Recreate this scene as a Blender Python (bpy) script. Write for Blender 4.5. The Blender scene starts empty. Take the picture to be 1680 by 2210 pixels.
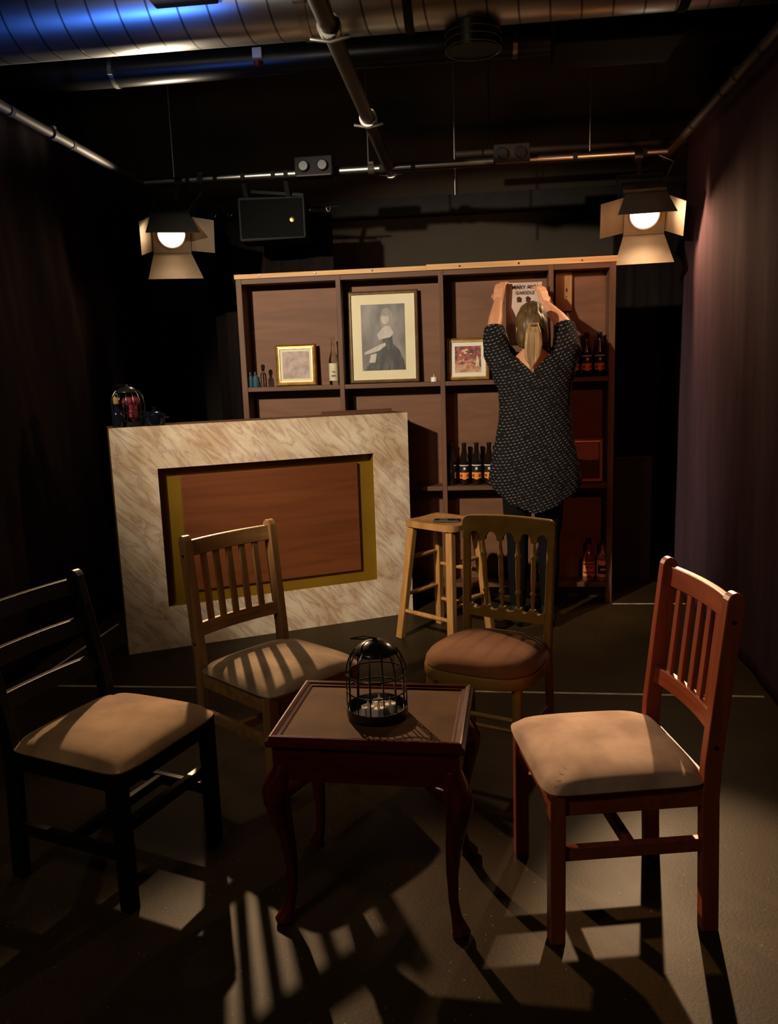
import bpy, bmesh, math, random
from mathutils import Vector, Matrix, noise
random.seed(7)
PI = math.pi
S = bpy.context.scene
COL = S.collection

# ------------------------------------------------------------------ camera
F_PX, YAW, PITCH, ROLL, CAM_H = 1752.78, .1132, .1729, .0339, 1.4919
cd = bpy.data.cameras.new('camera')
cam = bpy.data.objects.new('camera', cd); COL.objects.link(cam)
fw = Vector((-math.sin(YAW)*math.cos(PITCH), math.cos(YAW)*math.cos(PITCH), -math.sin(PITCH)))
rt = Vector((math.cos(YAW), math.sin(YAW), 0)); up = rt.cross(fw)
R_ = rt*math.cos(ROLL) - up*math.sin(ROLL); U_ = up*math.cos(ROLL) + rt*math.sin(ROLL)
M = Matrix((R_, U_, -fw)).transposed().to_4x4(); M.translation = (0, 0, CAM_H)
cam.matrix_world = M
cd.sensor_fit = 'VERTICAL'; cd.sensor_height = 24.0; cd.lens = F_PX/2210*24.0
cd.clip_start = .05; cd.clip_end = 100
S.camera = cam

# ------------------------------------------------------------------ exposure, world, lights
S.view_settings.view_transform = 'Standard'; S.view_settings.look = 'None'
S.view_settings.exposure = 0.0; S.view_settings.gamma = 1.0
S.view_settings.use_curve_mapping = False
W = bpy.data.worlds.new('dark_room'); S.world = W; W.use_nodes = True
W.node_tree.nodes['Background'].inputs[0].default_value = (1.0, .72, .5, 1)
W.node_tree.nodes['Background'].inputs[1].default_value = .0012

def look(o, loc, target):
    o.location = loc
    d = Vector(target) - Vector(loc)
    o.rotation_euler = d.to_track_quat('-Z', 'Y').to_euler()
def spot(name, loc, target, watts, color, size, blend=.3, radius=.05):
    l = bpy.data.lights.new(name, 'SPOT'); l.energy = watts; l.color = color
    l.spot_size = math.radians(size); l.spot_blend = blend; l.shadow_soft_size = radius
    o = bpy.data.objects.new(name, l); COL.objects.link(o); look(o, loc, target); return o
WARM = (1.0, .63, .34)
# theatre lamps hung outside the frame: warm key from front left, red from front right, blue on duct and wall; plus added duct and bar spots
spot('key_lamp_front_left', (-2.2, .9, 2.95), (-.60, 5.0, 1.28), 980, (1.0, .84, .64), 48, .6, .05)
spot('fill_lamp_front_left', (-1.9, -.2, 3.2), (-.1, 2.8, .5), 66, (1.0, .80, .56), 85, .6, .22)
spot('added_duct_light', (-1.2, 2.2, 2.35), (-1.2, 3.95, 3.12), 20, (1.0, .93, .80), 62, .7, .12)  # added spot without a visible source, brightens the front of the spiral duct
spot('red_lamp_front_right', (1.1, 1.4, 2.8), (.85, 5.1, 1.05), 62, (1.0, .22, .11), 36, .7, .05)
spot('blue_uplight_left', (-1.98, 2.5, 1.5), (-1.75, 3.9, 3.1), 75, (.05, .2, 1.0), 44, .7, .06)
spot('blue_lamp_wall', (-1.0, 3.0, 3.1), (-1.3, 7.0, 3.2), 5, (.08, .16, 1.0), 50, .8, .1)
spot('added_bar_light', (.9, 4.2, 2.2), (.6, 5.45, 2.76), 24, (1.0, .40, .16), 90, .8, .12)  # added unseen spot inside the view, brightens the lighting bar and conduit
LAMP_L = (-1.92, 5.20, 2.388); AIM_L = (0.067, 0.939, 0.686)
LAMP_R = (1.000, 5.20, 2.354); AIM_R = (0.569, 0.727, 0.162)
LAMP_W = 690; LENS_E = 14

# ------------------------------------------------------------------ mesh helpers
def obj(name, bm, m, parent=None, smooth=False, bevel=0, mats=None):
    me = bpy.data.meshes.new(name); bm.normal_update(); bm.to_mesh(me); bm.free()
    for mm in (mats or [m]): me.materials.append(mm)
    if smooth:
        me.shade_smooth()
        try: me.set_sharp_from_angle(angle=math.radians(40))
        except Exception: pass
    o = bpy.data.objects.new(name, me); COL.objects.link(o)
    if parent: o.parent = parent
    if bevel:
        b = o.modifiers.new('b', 'BEVEL'); b.width = bevel; b.segments = 2; b.limit_method = 'ANGLE'
    return o
def tag(o, label=None, cat=None, group=None, kind=None):
    if label: o['label'] = label
    if cat: o['category'] = cat
    if group: o['group'] = group
    if kind: o['kind'] = kind
    return o
def thing(name, label, cat, loc=(0, 0, 0), rz=0, group=None):
    o = bpy.data.objects.new(name, None); COL.objects.link(o); o.empty_display_size = .05
    o.location = loc; o.rotation_euler = (0, 0, rz)
    return tag(o, label, cat, group)
def dup(root, loc, rz=None, label=None):
    r = root.copy(); COL.objects.link(r); r.location = loc
    if rz is not None: r.rotation_euler = (0, 0, rz)
    if label: r['label'] = label
    for ch in list(root.children):
        c = ch.copy(); COL.objects.link(c); c.parent = r
        for g in ch.children:
            d = g.copy(); COL.objects.link(d); d.parent = c
    return r
def struct(name, bm, m, **k):
    o = obj(name, bm, m, **k); o['kind'] = 'structure'; return o
def B(): return bmesh.new()
def box(bm, c, s, rot=None, mi=0):
    m = Matrix.Translation(c)
    if rot is not None: m = m @ rot
    r = bmesh.ops.create_cube(bm, size=1, matrix=m @ Matrix.Diagonal((s[0], s[1], s[2], 1)))
    if mi:
        for f in {f for v in r['verts'] for f in v.link_faces}: f.material_index = mi
    return bm
def box2(bm, a, b, mi=0):
    c = [(a[i]+b[i])/2 for i in range(3)]; s = [abs(b[i]-a[i]) for i in range(3)]
    return box(bm, c, s, mi=mi)
def bar(bm, p, q, w, t, upv=(0, 0, 1)):
    """rectangular bar from p to q, width w across, thickness t along upv"""
    p, q = Vector(p), Vector(q); d = (q-p); L = d.length; z = d.normalized()
    u = Vector(upv); x = u.cross(z)
    if x.length < 1e-4: x = Vector((1, 0, 0)).cross(z)
    x.normalize(); y = z.cross(x)
    m = Matrix((x, y, z)).transposed().to_4x4(); m.translation = (p+q)/2
    bmesh.ops.create_cube(bm, size=1, matrix=m @ Matrix.Diagonal((w, t, L, 1)))
    return bm
def tube(bm, pts, rad, seg=12, flat=1.0, mi=0, caps=True):
    pts = [Vector(p) for p in pts]
    n = len(pts)
    if not hasattr(rad, '__len__'): rad = [rad]*n
    T = [(pts[min(i+1, n-1)]-pts[max(i-1, 0)]).normalized() for i in range(n)]
    x = T[0].orthogonal().normalized()
    if abs(T[0].z) < .95: x = Vector((0, 0, 1)).cross(T[0]).normalized()
    rings = []
    for i in range(n):
        x = (x - T[i]*x.dot(T[i])).normalized(); y = T[i].cross(x)
        rings.append([bm.verts.new(pts[i] + (x*math.cos(2*PI*k/seg) + y*math.sin(2*PI*k/seg)*flat)*rad[i]) for k in range(seg)])
    for i in range(n-1):
        for k in range(seg):
            f = bm.faces.new((rings[i][k], rings[i][(k+1) % seg], rings[i+1][(k+1) % seg], rings[i+1][k])); f.material_index = mi
    if caps:
        f = bm.faces.new(rings[0][::-1]); f.material_index = mi
        f = bm.faces.new(rings[-1]); f.material_index = mi
    return bm
def capsule(bm, pts, rad, seg=12, flat=1.0):
    """tube with rounded ends"""
    pts = [Vector(p) for p in pts]; rad = list(rad) if hasattr(rad, '__len__') else [rad]*len(pts)
    a = (pts[0]-pts[1]).normalized(); b = (pts[-1]-pts[-2]).normalized()
    P = [pts[0]+a*rad[0]*c for c in (.98, .8, .45)] + pts + [pts[-1]+b*rad[-1]*c for c in (.45, .8, .98)]
    Rr = [rad[0]*.2, rad[0]*.6, rad[0]*.9] + rad + [rad[-1]*.9, rad[-1]*.6, rad[-1]*.2]
    return tube(bm, P, Rr, seg, flat)
def lathe(bm, prof, c=(0, 0, 0), seg=24, mi=0, sx=1, sy=1):
    rings = []
    for r, z in prof:
        if r < 1e-6: rings.append([bm.verts.new((c[0], c[1], c[2]+z))])
        else: rings.append([bm.verts.new((c[0]+r*sx*math.cos(2*PI*k/seg), c[1]+r*sy*math.sin(2*PI*k/seg), c[2]+z)) for k in range(seg)])
    for a, b in zip(rings, rings[1:]):
        for k in range(seg):
            k2 = (k+1) % seg
            if len(a) == 1 and len(b) == 1: continue
            if len(a) == 1: f = bm.faces.new((a[0], b[k2], b[k]))
            elif len(b) == 1: f = bm.faces.new((a[k], a[k2], b[0]))
            else: f = bm.faces.new((a[k], a[k2], b[k2], b[k]))
            f.material_index = mi
    return bm
def prism(bm, out, t, mat=None, mi=0):
    """outline in x-z plane, extruded along y by t (centred)"""
    mat = mat or Matrix()
    a = [bm.verts.new(mat @ Vector((x, -t/2, z))) for x, z in out]
    b = [bm.verts.new(mat @ Vector((x, t/2, z))) for x, z in out]
    n = len(out); fs = [bm.faces.new(a), bm.faces.new(b[::-1])]
    for i in range(n): fs.append(bm.faces.new((a[(i+1) % n], a[i], b[i], b[(i+1) % n])))
    for f in fs: f.material_index = mi
    return bm
def flatpoly(bm, out, y=0, mi=0):
    f = bm.faces.new([bm.verts.new((x, y, z)) for x, z in out]); f.material_index = mi
    return bm
def ellip(bm, c, r, seg=20, rot=None):
    m = Matrix.Translation(c)
    if rot is not None: m = m @ rot
    bmesh.ops.create_uvsphere(bm, u_segments=seg, v_segments=seg*2//3, radius=1, matrix=m @ Matrix.Diagonal((r[0], r[1], r[2], 1)))
    return bm
def fuse(bm, voxel, smooth=3):
    """merge overlapping closed shapes into one continuous surface"""
    bmesh.ops.recalc_face_normals(bm, faces=bm.faces)
    me = bpy.data.meshes.new('fuse'); bm.to_mesh(me); bm.free()
    o = bpy.data.objects.new('fuse', me); COL.objects.link(o)
    r = o.modifiers.new('r', 'REMESH'); r.mode = 'VOXEL'; r.voxel_size = voxel
    s = o.modifiers.new('s', 'SMOOTH'); s.factor = .5; s.iterations = smooth
    dg = bpy.context.evaluated_depsgraph_get(); dg.update()
    out = bpy.data.meshes.new_from_object(o.evaluated_get(dg))
    b = bmesh.new(); b.from_mesh(out)
    bpy.data.objects.remove(o); bpy.data.meshes.remove(me); bpy.data.meshes.remove(out)
    return b
def lettering(text, size, m, parent, loc, rot=(PI/2, 0, 0), name='lettering', bold=0.0):
    c = bpy.data.curves.new('t', 'FONT'); c.body = text; c.size = size; c.align_x = 'CENTER'; c.align_y = 'CENTER'
    c.offset = bold; c.extrude = .0003
    o = bpy.data.objects.new('t', c); COL.objects.link(o)
    dg = bpy.context.evaluated_depsgraph_get(); dg.update()
    me = bpy.data.meshes.new_from_object(o.evaluated_get(dg)); bpy.data.objects.remove(o)
    me.materials.clear(); me.materials.append(m)
    r = bpy.data.objects.new(name, me); COL.objects.link(r); r.parent = parent
    r.location = loc; r.rotation_euler = rot
    return r

# ------------------------------------------------------------------ material helpers
def rgb(h):  # sRGB hex -> linear
    v = [int(h[i:i+2], 16)/255 for i in (0, 2, 4)]
    return tuple(x/12.92 if x <= .04045 else ((x+.055)/1.055)**2.4 for x in v)+(1,)
def mat(name, c1, c2=None, rough=.5, metal=0, scale=(8, 8, 8), detail=4, bump=0, bscale=None, spec=.5, coat=0, sheen=0,
        trans=0, ior=1.45, emit=None, estr=0, ramp=(.35, .65), dist=0, rvar=0):
    m = bpy.data.materials.new(name); m.use_nodes = True
    nt = m.node_tree; N = nt.nodes; L = nt.links; p = N['Principled BSDF']
    p.inputs['Roughness'].default_value = rough; p.inputs['Metallic'].default_value = metal
    p.inputs['Specular IOR Level'].default_value = spec; p.inputs['Coat Weight'].default_value = coat
    p.inputs['Coat Roughness'].default_value = .15
    p.inputs['Sheen Weight'].default_value = sheen; p.inputs['Transmission Weight'].default_value = trans
    p.inputs['IOR'].default_value = ior
    if emit: p.inputs['Emission Color'].default_value = emit; p.inputs['Emission Strength'].default_value = estr
    c1 = rgb(c1) if isinstance(c1, str) else tuple(c1)+((1,) if len(c1) == 3 else ())
    p.inputs['Base Color'].default_value = c1
    tc = N.new('ShaderNodeTexCoord'); mp = N.new('ShaderNodeMapping'); mp.inputs['Scale'].default_value = scale
    L.new(tc.outputs['Object'], mp.inputs[0])
    nz = N.new('ShaderNodeTexNoise'); nz.inputs['Scale'].default_value = 1; nz.inputs['Detail'].default_value = detail
    nz.inputs['Distortion'].default_value = dist
    L.new(mp.outputs[0], nz.inputs[0])
    if c2 is not None:
        c2 = rgb(c2) if isinstance(c2, str) else tuple(c2)+((1,) if len(c2) == 3 else ())
        cr = N.new('ShaderNodeValToRGB'); e = cr.color_ramp.elements
        e[0].position, e[1].position = ramp; e[0].color = c1; e[1].color = c2
        L.new(nz.outputs[0], cr.inputs[0]); L.new(cr.outputs[0], p.inputs['Base Color'])
    if rvar:
        mr = N.new('ShaderNodeMapRange'); mr.inputs['To Min'].default_value = rough-rvar; mr.inputs['To Max'].default_value = rough+rvar
        L.new(nz.outputs[0], mr.inputs[0]); L.new(mr.outputs[0], p.inputs['Roughness'])
    if bump:
        b = N.new('ShaderNodeBump'); b.inputs['Strength'].default_value = bump; b.inputs['Distance'].default_value = .004
        if bscale:
            n2 = N.new('ShaderNodeTexNoise'); n2.inputs['Scale'].default_value = bscale; n2.inputs['Detail'].default_value = 3
            L.new(tc.outputs['Object'], n2.inputs[0]); L.new(n2.outputs[0], b.inputs['Height'])
        else: L.new(nz.outputs[0], b.inputs['Height'])
        L.new(b.outputs[0], p.inputs['Normal'])
    return m
GX, GY, GZ = (3, 40, 40), (40, 3, 40), (40, 40, 3)   # grain along x / y / z

M_black = mat('black_paint', (.0035, .0035, .0035), rough=.35)
M_blackmatte = mat('black_matte', (.010, .009, .008), (.016, .014, .012), rough=.8)
M_blackmetal = mat('black_enamel_metal', (.012, .011, .010), rough=.32, spec=.6)
M_wire = mat('cage_wire_black', (.010, .010, .010), rough=.22, spec=.7)
M_pine = mat('pine', '805c38', '9a7246', rough=.42, scale=GZ, spec=.4, bump=.05)
M_pinex = mat('pine_cross', '805c38', '9a7246', rough=.42, scale=GX, spec=.4, bump=.05)
M_pinelight = mat('pine_raw', 'b98c58', 'd0a470', rough=.6, scale=GX, bump=.05)
M_stool = mat('stool_beech', '94683a', 'ac7f47', rough=.38, scale=GZ, spec=.45, bump=.04)
M_red = mat('cherry_wood', '763620', '8a4429', rough=.36, scale=GZ, spec=.5, bump=.03)
M_redx = mat('cherry_wood_cross', '763620', '8a4429', rough=.36, scale=GX, spec=.5, bump=.03)
M_mahog = mat('mahogany', '3c0c08', '52130c', rough=.25, scale=(6, 40, 40), spec=.5, coat=.3)
M_mahogleg = mat('mahogany_leg', '3c0e08', '4e140c', rough=.22, scale=GZ, spec=.5, coat=.3)
M_tray = mat('tray_leather', '4c321c', '5c3f26', spec=.12, rough=.75, scale=(9, 9, 9), detail=6, bump=.05)
M_traylip = mat('tray_moulding', '74502c', '8a6238', rough=.35, scale=GY)
M_suede = mat('suede_beige', '826c54', 'a38d74', rough=.9, scale=(9, 9, 9), detail=5, bump=.12, sheen=.06)
M_suede2 = mat('suede_pink_beige', '876c5a', 'aa8f7c', rough=.9, scale=(8, 8, 8), detail=5, bump=.12, sheen=.06)
M_suede3 = mat('suede_worn_beige', '755a3e', '9a7a58', rough=.9, scale=(7, 7, 7), detail=5, bump=.12, sheen=.06)
M_velvet = mat('velvet_rust', '6c3f20', '82532e', rough=.92, scale=(6, 6, 6), detail=5, sheen=.08, bump=.08)
M_green = mat('gold_green_paint', '85682a', '977a3a', rough=.36, scale=(14, 14, 14), detail=3, spec=.55, metal=.15)
M_shelfwood = mat('stained_ply', '5c3922', '70482f', rough=.62, scale=(2.2, 9, 14), detail=6, dist=1.2, ramp=(.3, .72))
M_frame = mat('stained_batten', '4e301c', '634027', rough=.6, scale=GZ)
M_framex = mat('stained_batten_cross', '4c2e1b', '613e26', rough=.6, scale=GX)
M_panel = mat('stained_panel', '5c2e12', '6e3b1a', rough=.5, scale=(1.5, 8, 16), detail=6, dist=1.0, ramp=(.3, .7))
M_gold = mat('gold_paint', '7a5c0e', '86661a', rough=.42, metal=.35, scale=(3, 3, 3))
M_goldframe = mat('gilt_frame', 'b8893c', 'd8ac5c', rough=.28, metal=.75, scale=(30, 30, 30))
M_palegilt = mat('pale_gilt', 'c9b184', 'dcc79a', rough=.3, metal=.5, scale=(30, 30, 30))
M_bronze = mat('bronze_frame', '6d553a', '80674a', rough=.32, metal=.5, scale=(30, 30, 30))
M_redframe = mat('red_gilt_frame', 'b0704e', 'c4866a', rough=.35, metal=.1, scale=(30, 30, 30))
M_matboard = mat('cream_mat_board', 'cfc3a0', 'd6cbab', rough=.7, scale=(5, 5, 5), coat=.3)
M_whitemat = mat('white_mat_board', 'd4ccb8', 'dad3c2', rough=.7, scale=(5, 5, 5), coat=.4)
M_white = mat('white_wax', 'e6dcd2', rough=.5)
M_tape = mat('white_tape', 'b9b2a4', '8e877a', rough=.6, scale=(14, 14, 14))
M_steel = mat('steel_tube', (.42, .40, .37), (.5, .48, .44), rough=.34, metal=1, scale=(4, 30, 30))
M_steeldim = mat('painted_tube', (.055, .04, .03), (.075, .055, .04), rough=.6, metal=.25, scale=(6, 6, 6))
M_dark_duct = mat('dark_duct', (.02, .018, .016), (.028, .025, .022), rough=.35, metal=.6, scale=(5, 5, 5))
M_brass = mat('brass', 'b08a40', rough=.25, metal=1)
M_skin = mat('skin', 'b8805f', 'c08a68', rough=.55, scale=(20, 20, 20))
M_hair = mat('hair_dark_blond', '33250f', '5a4424', rough=.5, scale=(90, 40, 4), detail=3, bump=.3)
M_pony = mat('hair_blond_tail', '6e5434', '9a7c50', rough=.48, scale=(120, 60, 3), detail=3, bump=.35)
M_legging = mat('black_leggings', (.004, .0035, .0035), rough=.9, spec=.1)
M_shoe = mat('black_shoes', (.012, .014, .014), rough=.35)
M_bottle = mat('dark_beer_glass', (.010, .006, .004), rough=.07, spec=.7)
M_winebottle = mat('black_green_glass', (.006, .010, .007), rough=.08, spec=.7)
M_clear = mat('clear_glass', (.95, .95, .92), rough=.03, trans=1.0, ior=1.4)
M_blueglass = mat('blue_glass', (.20, .50, .65), rough=.05, trans=.85, ior=1.4)
M_amber = mat('amber_spirit', (.16, .05, .015), rough=.06, spec=.6)
M_cap = mat('black_cap', (.01, .01, .01), rough=.3)
M_cork = mat('cork', '8a6c40', 'a08050', rough=.8, scale=(60, 60, 60))
M_lab_cream = mat('label_cream', 'b8b094', 'cac2a6', rough=.7, scale=(30, 30, 30))
M_lab_orange = mat('label_orange', 'd07a20', 'e09a3c', rough=.45, scale=(50, 50, 50))
M_lab_red = mat('label_red', '8a1810', rough=.5)
M_lab_white = mat('label_white', 'd8d0c0', rough=.5)
M_lab_black = mat('label_black', (.015, .012, .010), rough=.4)
M_lab_tan = mat('label_tan', 'c07a50', 'cc8860', rough=.6, scale=(40, 40, 40))
M_pot = mat('navy_enamel', (.003, .004, .011), rough=.12, spec=.7)
M_redcloth = mat('red_cloth', '5a0a1a', '761226', rough=.7, scale=(40, 40, 40), bump=.3)
M_bluedark = mat('navy_bottle_glass', (.006, .007, .014), rough=.1, spec=.7)
M_paper = mat('poster_paper', 'b49e92', 'c0aca0', rough=.8, scale=(12, 12, 12))
M_ink = mat('ink', '3a1e18', rough=.8)
M_door = mat('barn_door_inner', (.105, .076, .048), (.125, .092, .06), rough=.6, scale=(10, 10, 10))
M_lens = mat('lamp_lens', (.8, .7, .5), rough=.3, emit=(1.0, .74, .42, 1), estr=LENS_E)
M_rim = mat('lens_rim', (.3, .24, .18), rough=.35, metal=.7)

def curtain_mat(name, c1, c2):
    return mat(name, c1, c2, rough=.95, scale=(14, 14, 2), detail=5, spec=.05, bump=.25, bscale=60)
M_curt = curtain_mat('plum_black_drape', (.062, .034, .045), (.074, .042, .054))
M_curt3 = curtain_mat('plum_drape_shaded', (.020, .013, .015), (.028, .018, .020))  # drape fabric darkened so the left side looks shaded
M_curt2 = curtain_mat('black_drape', (.009, .0065, .006), (.013, .009, .0085))

def marble():
    m = bpy.data.materials.new('cream_marble_laminate'); m.use_nodes = True
    nt = m.node_tree; N = nt.nodes; L = nt.links; p = N['Principled BSDF']
    p.inputs['Roughness'].default_value = .38
    tc = N.new('ShaderNodeTexCoord'); mp = N.new('ShaderNodeMapping')
    mp.inputs['Rotation'].default_value = (0, math.radians(-48), 0)
    L.new(tc.outputs['Object'], mp.inputs[0])
    mp2 = N.new('ShaderNodeMapping'); mp2.inputs['Scale'].default_value = (3.6, 1, 16)
    L.new(mp.outputs[0], mp2.inputs[0])
    n1 = N.new('ShaderNodeTexNoise'); n1.inputs['Scale'].default_value = 1.0; n1.inputs['Detail'].default_value = 7
    n1.inputs['Roughness'].default_value = .56; n1.inputs['Distortion'].default_value = .8
    L.new(mp2.outputs[0], n1.inputs[0])
    a = N.new('ShaderNodeMath'); a.operation = 'SUBTRACT'; a.inputs[1].default_value = .5; L.new(n1.outputs[0], a.inputs[0])
    b = N.new('ShaderNodeMath'); b.operation = 'ABSOLUTE'; L.new(a.outputs[0], b.inputs[0])
    cr = N.new('ShaderNodeValToRGB'); e = cr.color_ramp.elements
    e[0].position = 0; e[0].color = rgb('b99f88'); e[1].position = .085; e[1].color = rgb('dacab0')
    el = e.new(.028); el.color = rgb('ccb8a2')
    L.new(b.outputs[0], cr.inputs[0])
    n2 = N.new('ShaderNodeTexNoise'); n2.inputs['Scale'].default_value = 5; n2.inputs['Detail'].default_value = 4; L.new(mp.outputs[0], n2.inputs[0])
    c2 = N.new('ShaderNodeValToRGB'); e = c2.color_ramp.elements
    e[0].position = .35; e[0].color = rgb('cfb89e'); e[1].position = .65; e[1].color = (1, 1, 1, 1); L.new(n2.outputs[0], c2.inputs[0])
    mx = N.new('ShaderNodeMix'); mx.data_type = 'RGBA'; mx.blend_type = 'MULTIPLY'; mx.inputs[0].default_value = .7
    L.new(cr.outputs[0], mx.inputs[6]); L.new(c2.outputs[0], mx.inputs[7]); L.new(mx.outputs[2], p.inputs['Base Color'])
    return m
M_marble = marble()

def floor_mat():
    m = bpy.data.materials.new('black_studio_floor'); m.use_nodes = True
    nt = m.node_tree; N = nt.nodes; L = nt.links; p = N['Principled BSDF']
    tc = N.new('ShaderNodeTexCoord')
    n1 = N.new('ShaderNodeTexNoise'); n1.inputs['Scale'].default_value = 3; n1.inputs['Detail'].default_value = 8; L.new(tc.outputs['Object'], n1.inputs[0])
    cr = N.new('ShaderNodeValToRGB'); e = cr.color_ramp.elements
    e[0].position = .3; e[0].color = (.016, .0094, .0034, 1); e[1].position = .75; e[1].color = (.043, .026, .0095, 1)
    n3 = N.new('ShaderNodeTexNoise'); n3.inputs['Scale'].default_value = 110; n3.inputs['Detail'].default_value = 2; L.new(tc.outputs['Object'], n3.inputs[0])
    av = N.new('ShaderNodeMath'); av.operation = 'ADD'; L.new(n1.outputs[0], av.inputs[0]); L.new(n3.outputs[0], av.inputs[1])
    hf = N.new('ShaderNodeMath'); hf.operation = 'MULTIPLY'; hf.inputs[1].default_value = .5; L.new(av.outputs[0], hf.inputs[0]); L.new(hf.outputs[0], cr.inputs[0])
    v = N.new('ShaderNodeTexVoronoi'); v.inputs['Scale'].default_value = 55; L.new(tc.outputs['Object'], v.inputs[0])
    lt = N.new('ShaderNodeMath'); lt.operation = 'LESS_THAN'; lt.inputs[1].default_value = .085; L.new(v.outputs['Distance'], lt.inputs[0])
    sx = N.new('ShaderNodeSeparateColor'); L.new(v.outputs['Color'], sx.inputs[0])
    gt = N.new('ShaderNodeMath'); gt.operation = 'GREATER_THAN'; gt.inputs[1].default_value = .86; L.new(sx.outputs[0], gt.inputs[0])
    mu = N.new('ShaderNodeMath'); mu.operation = 'MULTIPLY'; L.new(lt.outputs[0], mu.inputs[0]); L.new(gt.outputs[0], mu.inputs[1])
    mx = N.new('ShaderNodeMix'); mx.data_type = 'RGBA'; L.new(mu.outputs[0], mx.inputs[0]); L.new(cr.outputs[0], mx.inputs[6]); mx.inputs[7].default_value = (.35, .31, .25, 1)
    L.new(mx.outputs[2], p.inputs['Base Color'])
    mr = N.new('ShaderNodeMapRange'); mr.inputs['To Min'].default_value = .40; mr.inputs['To Max'].default_value = .56; p.inputs['Specular IOR Level'].default_value = .10
    L.new(n1.outputs[0], mr.inputs[0]); L.new(mr.outputs[0], p.inputs['Roughness'])
    b = N.new('ShaderNodeBump'); b.inputs['Strength'].default_value = .2; b.inputs['Distance'].default_value = .002; L.new(n3.outputs[0], b.inputs['Height']); L.new(b.outputs[0], p.inputs['Normal'])
    return m
def dress_mat():
    m = bpy.data.materials.new('black_dress_white_dashes'); m.use_nodes = True
    nt = m.node_tree; N = nt.nodes; L = nt.links; p = N['Principled BSDF']; p.inputs['Roughness'].default_value = .9; p.inputs['Specular IOR Level'].default_value = .08
    tc = N.new('ShaderNodeTexCoord')
    br = N.new('ShaderNodeTexBrick'); br.offset = .37; br.inputs['Scale'].default_value = 1
    mp = N.new('ShaderNodeMapping'); mp.inputs['Rotation'].default_value = (PI/2, 0, 0)
    # slanted coordinate x-z with a wave so the dashes drift like a drape
    sp = N.new('ShaderNodeSeparateXYZ'); L.new(tc.outputs['Object'], sp.inputs[0])
    def mth(op, a, b=None, v=None):
        n = N.new('ShaderNodeMath'); n.operation = op
        L.new(a, n.inputs[0])
        if b is not None: L.new(b, n.inputs[1])
        if v is not None: n.inputs[1].default_value = v
        return n.outputs[0]
    xx = mth('MULTIPLY', sp.outputs[0], v=.32)
    y2 = mth('MULTIPLY', sp.outputs[1], v=.25)
    z2 = mth('SUBTRACT', mth('SUBTRACT', sp.outputs[2], xx), y2)
    row = mth('MULTIPLY', z2, v=60)
    fr = mth('FRACT', row); fl = mth('FLOOR', row)
    xo = mth('ADD', mth('MULTIPLY', sp.outputs[0], v=44), mth('MULTIPLY', fl, v=.41))
    fx = mth('FRACT', xo)
    a = mth('LESS_THAN', fr, v=.22); b = mth('LESS_THAN', fx, v=.55)
    k = mth('MULTIPLY', a, b)
    wn = N.new('ShaderNodeTexNoise'); wn.inputs['Scale'].default_value = 70; L.new(tc.outputs['Object'], wn.inputs[0])
    k2 = mth('MULTIPLY', k, mth('GREATER_THAN', wn.outputs[0], v=.43))
    mx = N.new('ShaderNodeMix'); mx.data_type = 'RGBA'; L.new(k2, mx.inputs[0])
    mx.inputs[6].default_value = (.0075, .0065, .007, 1); mx.inputs[7].default_value = (.15, .142, .135, 1)
    L.new(mx.outputs[2], p.inputs['Base Color'])
    return m
M_floor = floor_mat(); M_dress = dress_mat()

def spiral_duct_mat():
    m = mat('galvanised_spiral_duct', (.50, .50, .50), (.62, .61, .60), rough=.34, metal=1, scale=(2, 9, 9), detail=6, rvar=.06)
    nt = m.node_tree; N = nt.nodes; L = nt.links
    tc = N.new('ShaderNodeTexCoord'); sp = N.new('ShaderNodeSeparateXYZ'); L.new(tc.outputs['Object'], sp.inputs[0])
    a = N.new('ShaderNodeMath'); a.operation = 'ARCTAN2'; L.new(sp.outputs[1], a.inputs[0]); L.new(sp.outputs[2], a.inputs[1])
    b = N.new('ShaderNodeMath'); b.operation = 'MULTIPLY'; b.inputs[1].default_value = 1/(2*PI); L.new(a.outputs[0], b.inputs[0])
    c = N.new('ShaderNodeMath'); c.operation = 'MULTIPLY_ADD'; c.inputs[1].default_value = 7.5; L.new(sp.outputs[0], c.inputs[0]); L.new(b.outputs[0], c.inputs[2])
    d = N.new('ShaderNodeMath'); d.operation = 'FRACT'; L.new(c.outputs[0], d.inputs[0])
    e = N.new('ShaderNodeMath'); e.operation = 'LESS_THAN'; e.inputs[1].default_value = .07; L.new(d.outputs[0], e.inputs[0])
    p_ = N['Principled BSDF']; src = p_.inputs['Base Color'].links[0].from_socket; mx = N.new('ShaderNodeMix'); mx.data_type = 'RGBA'
    L.new(e.outputs[0], mx.inputs[0]); L.new(src, mx.inputs[6]); mx.inputs[7].default_value = (.16, .16, .16, 1); L.new(mx.outputs[2], p_.inputs['Base Color'])
    bp = N.new('ShaderNodeBump'); bp.inputs['Strength'].default_value = .8; bp.inputs['Distance'].default_value = .004
    L.new(e.outputs[0], bp.inputs['Height']); L.new(bp.outputs[0], N['Principled BSDF'].inputs['Normal'])
    return m
M_duct = spiral_duct_mat()

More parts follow.
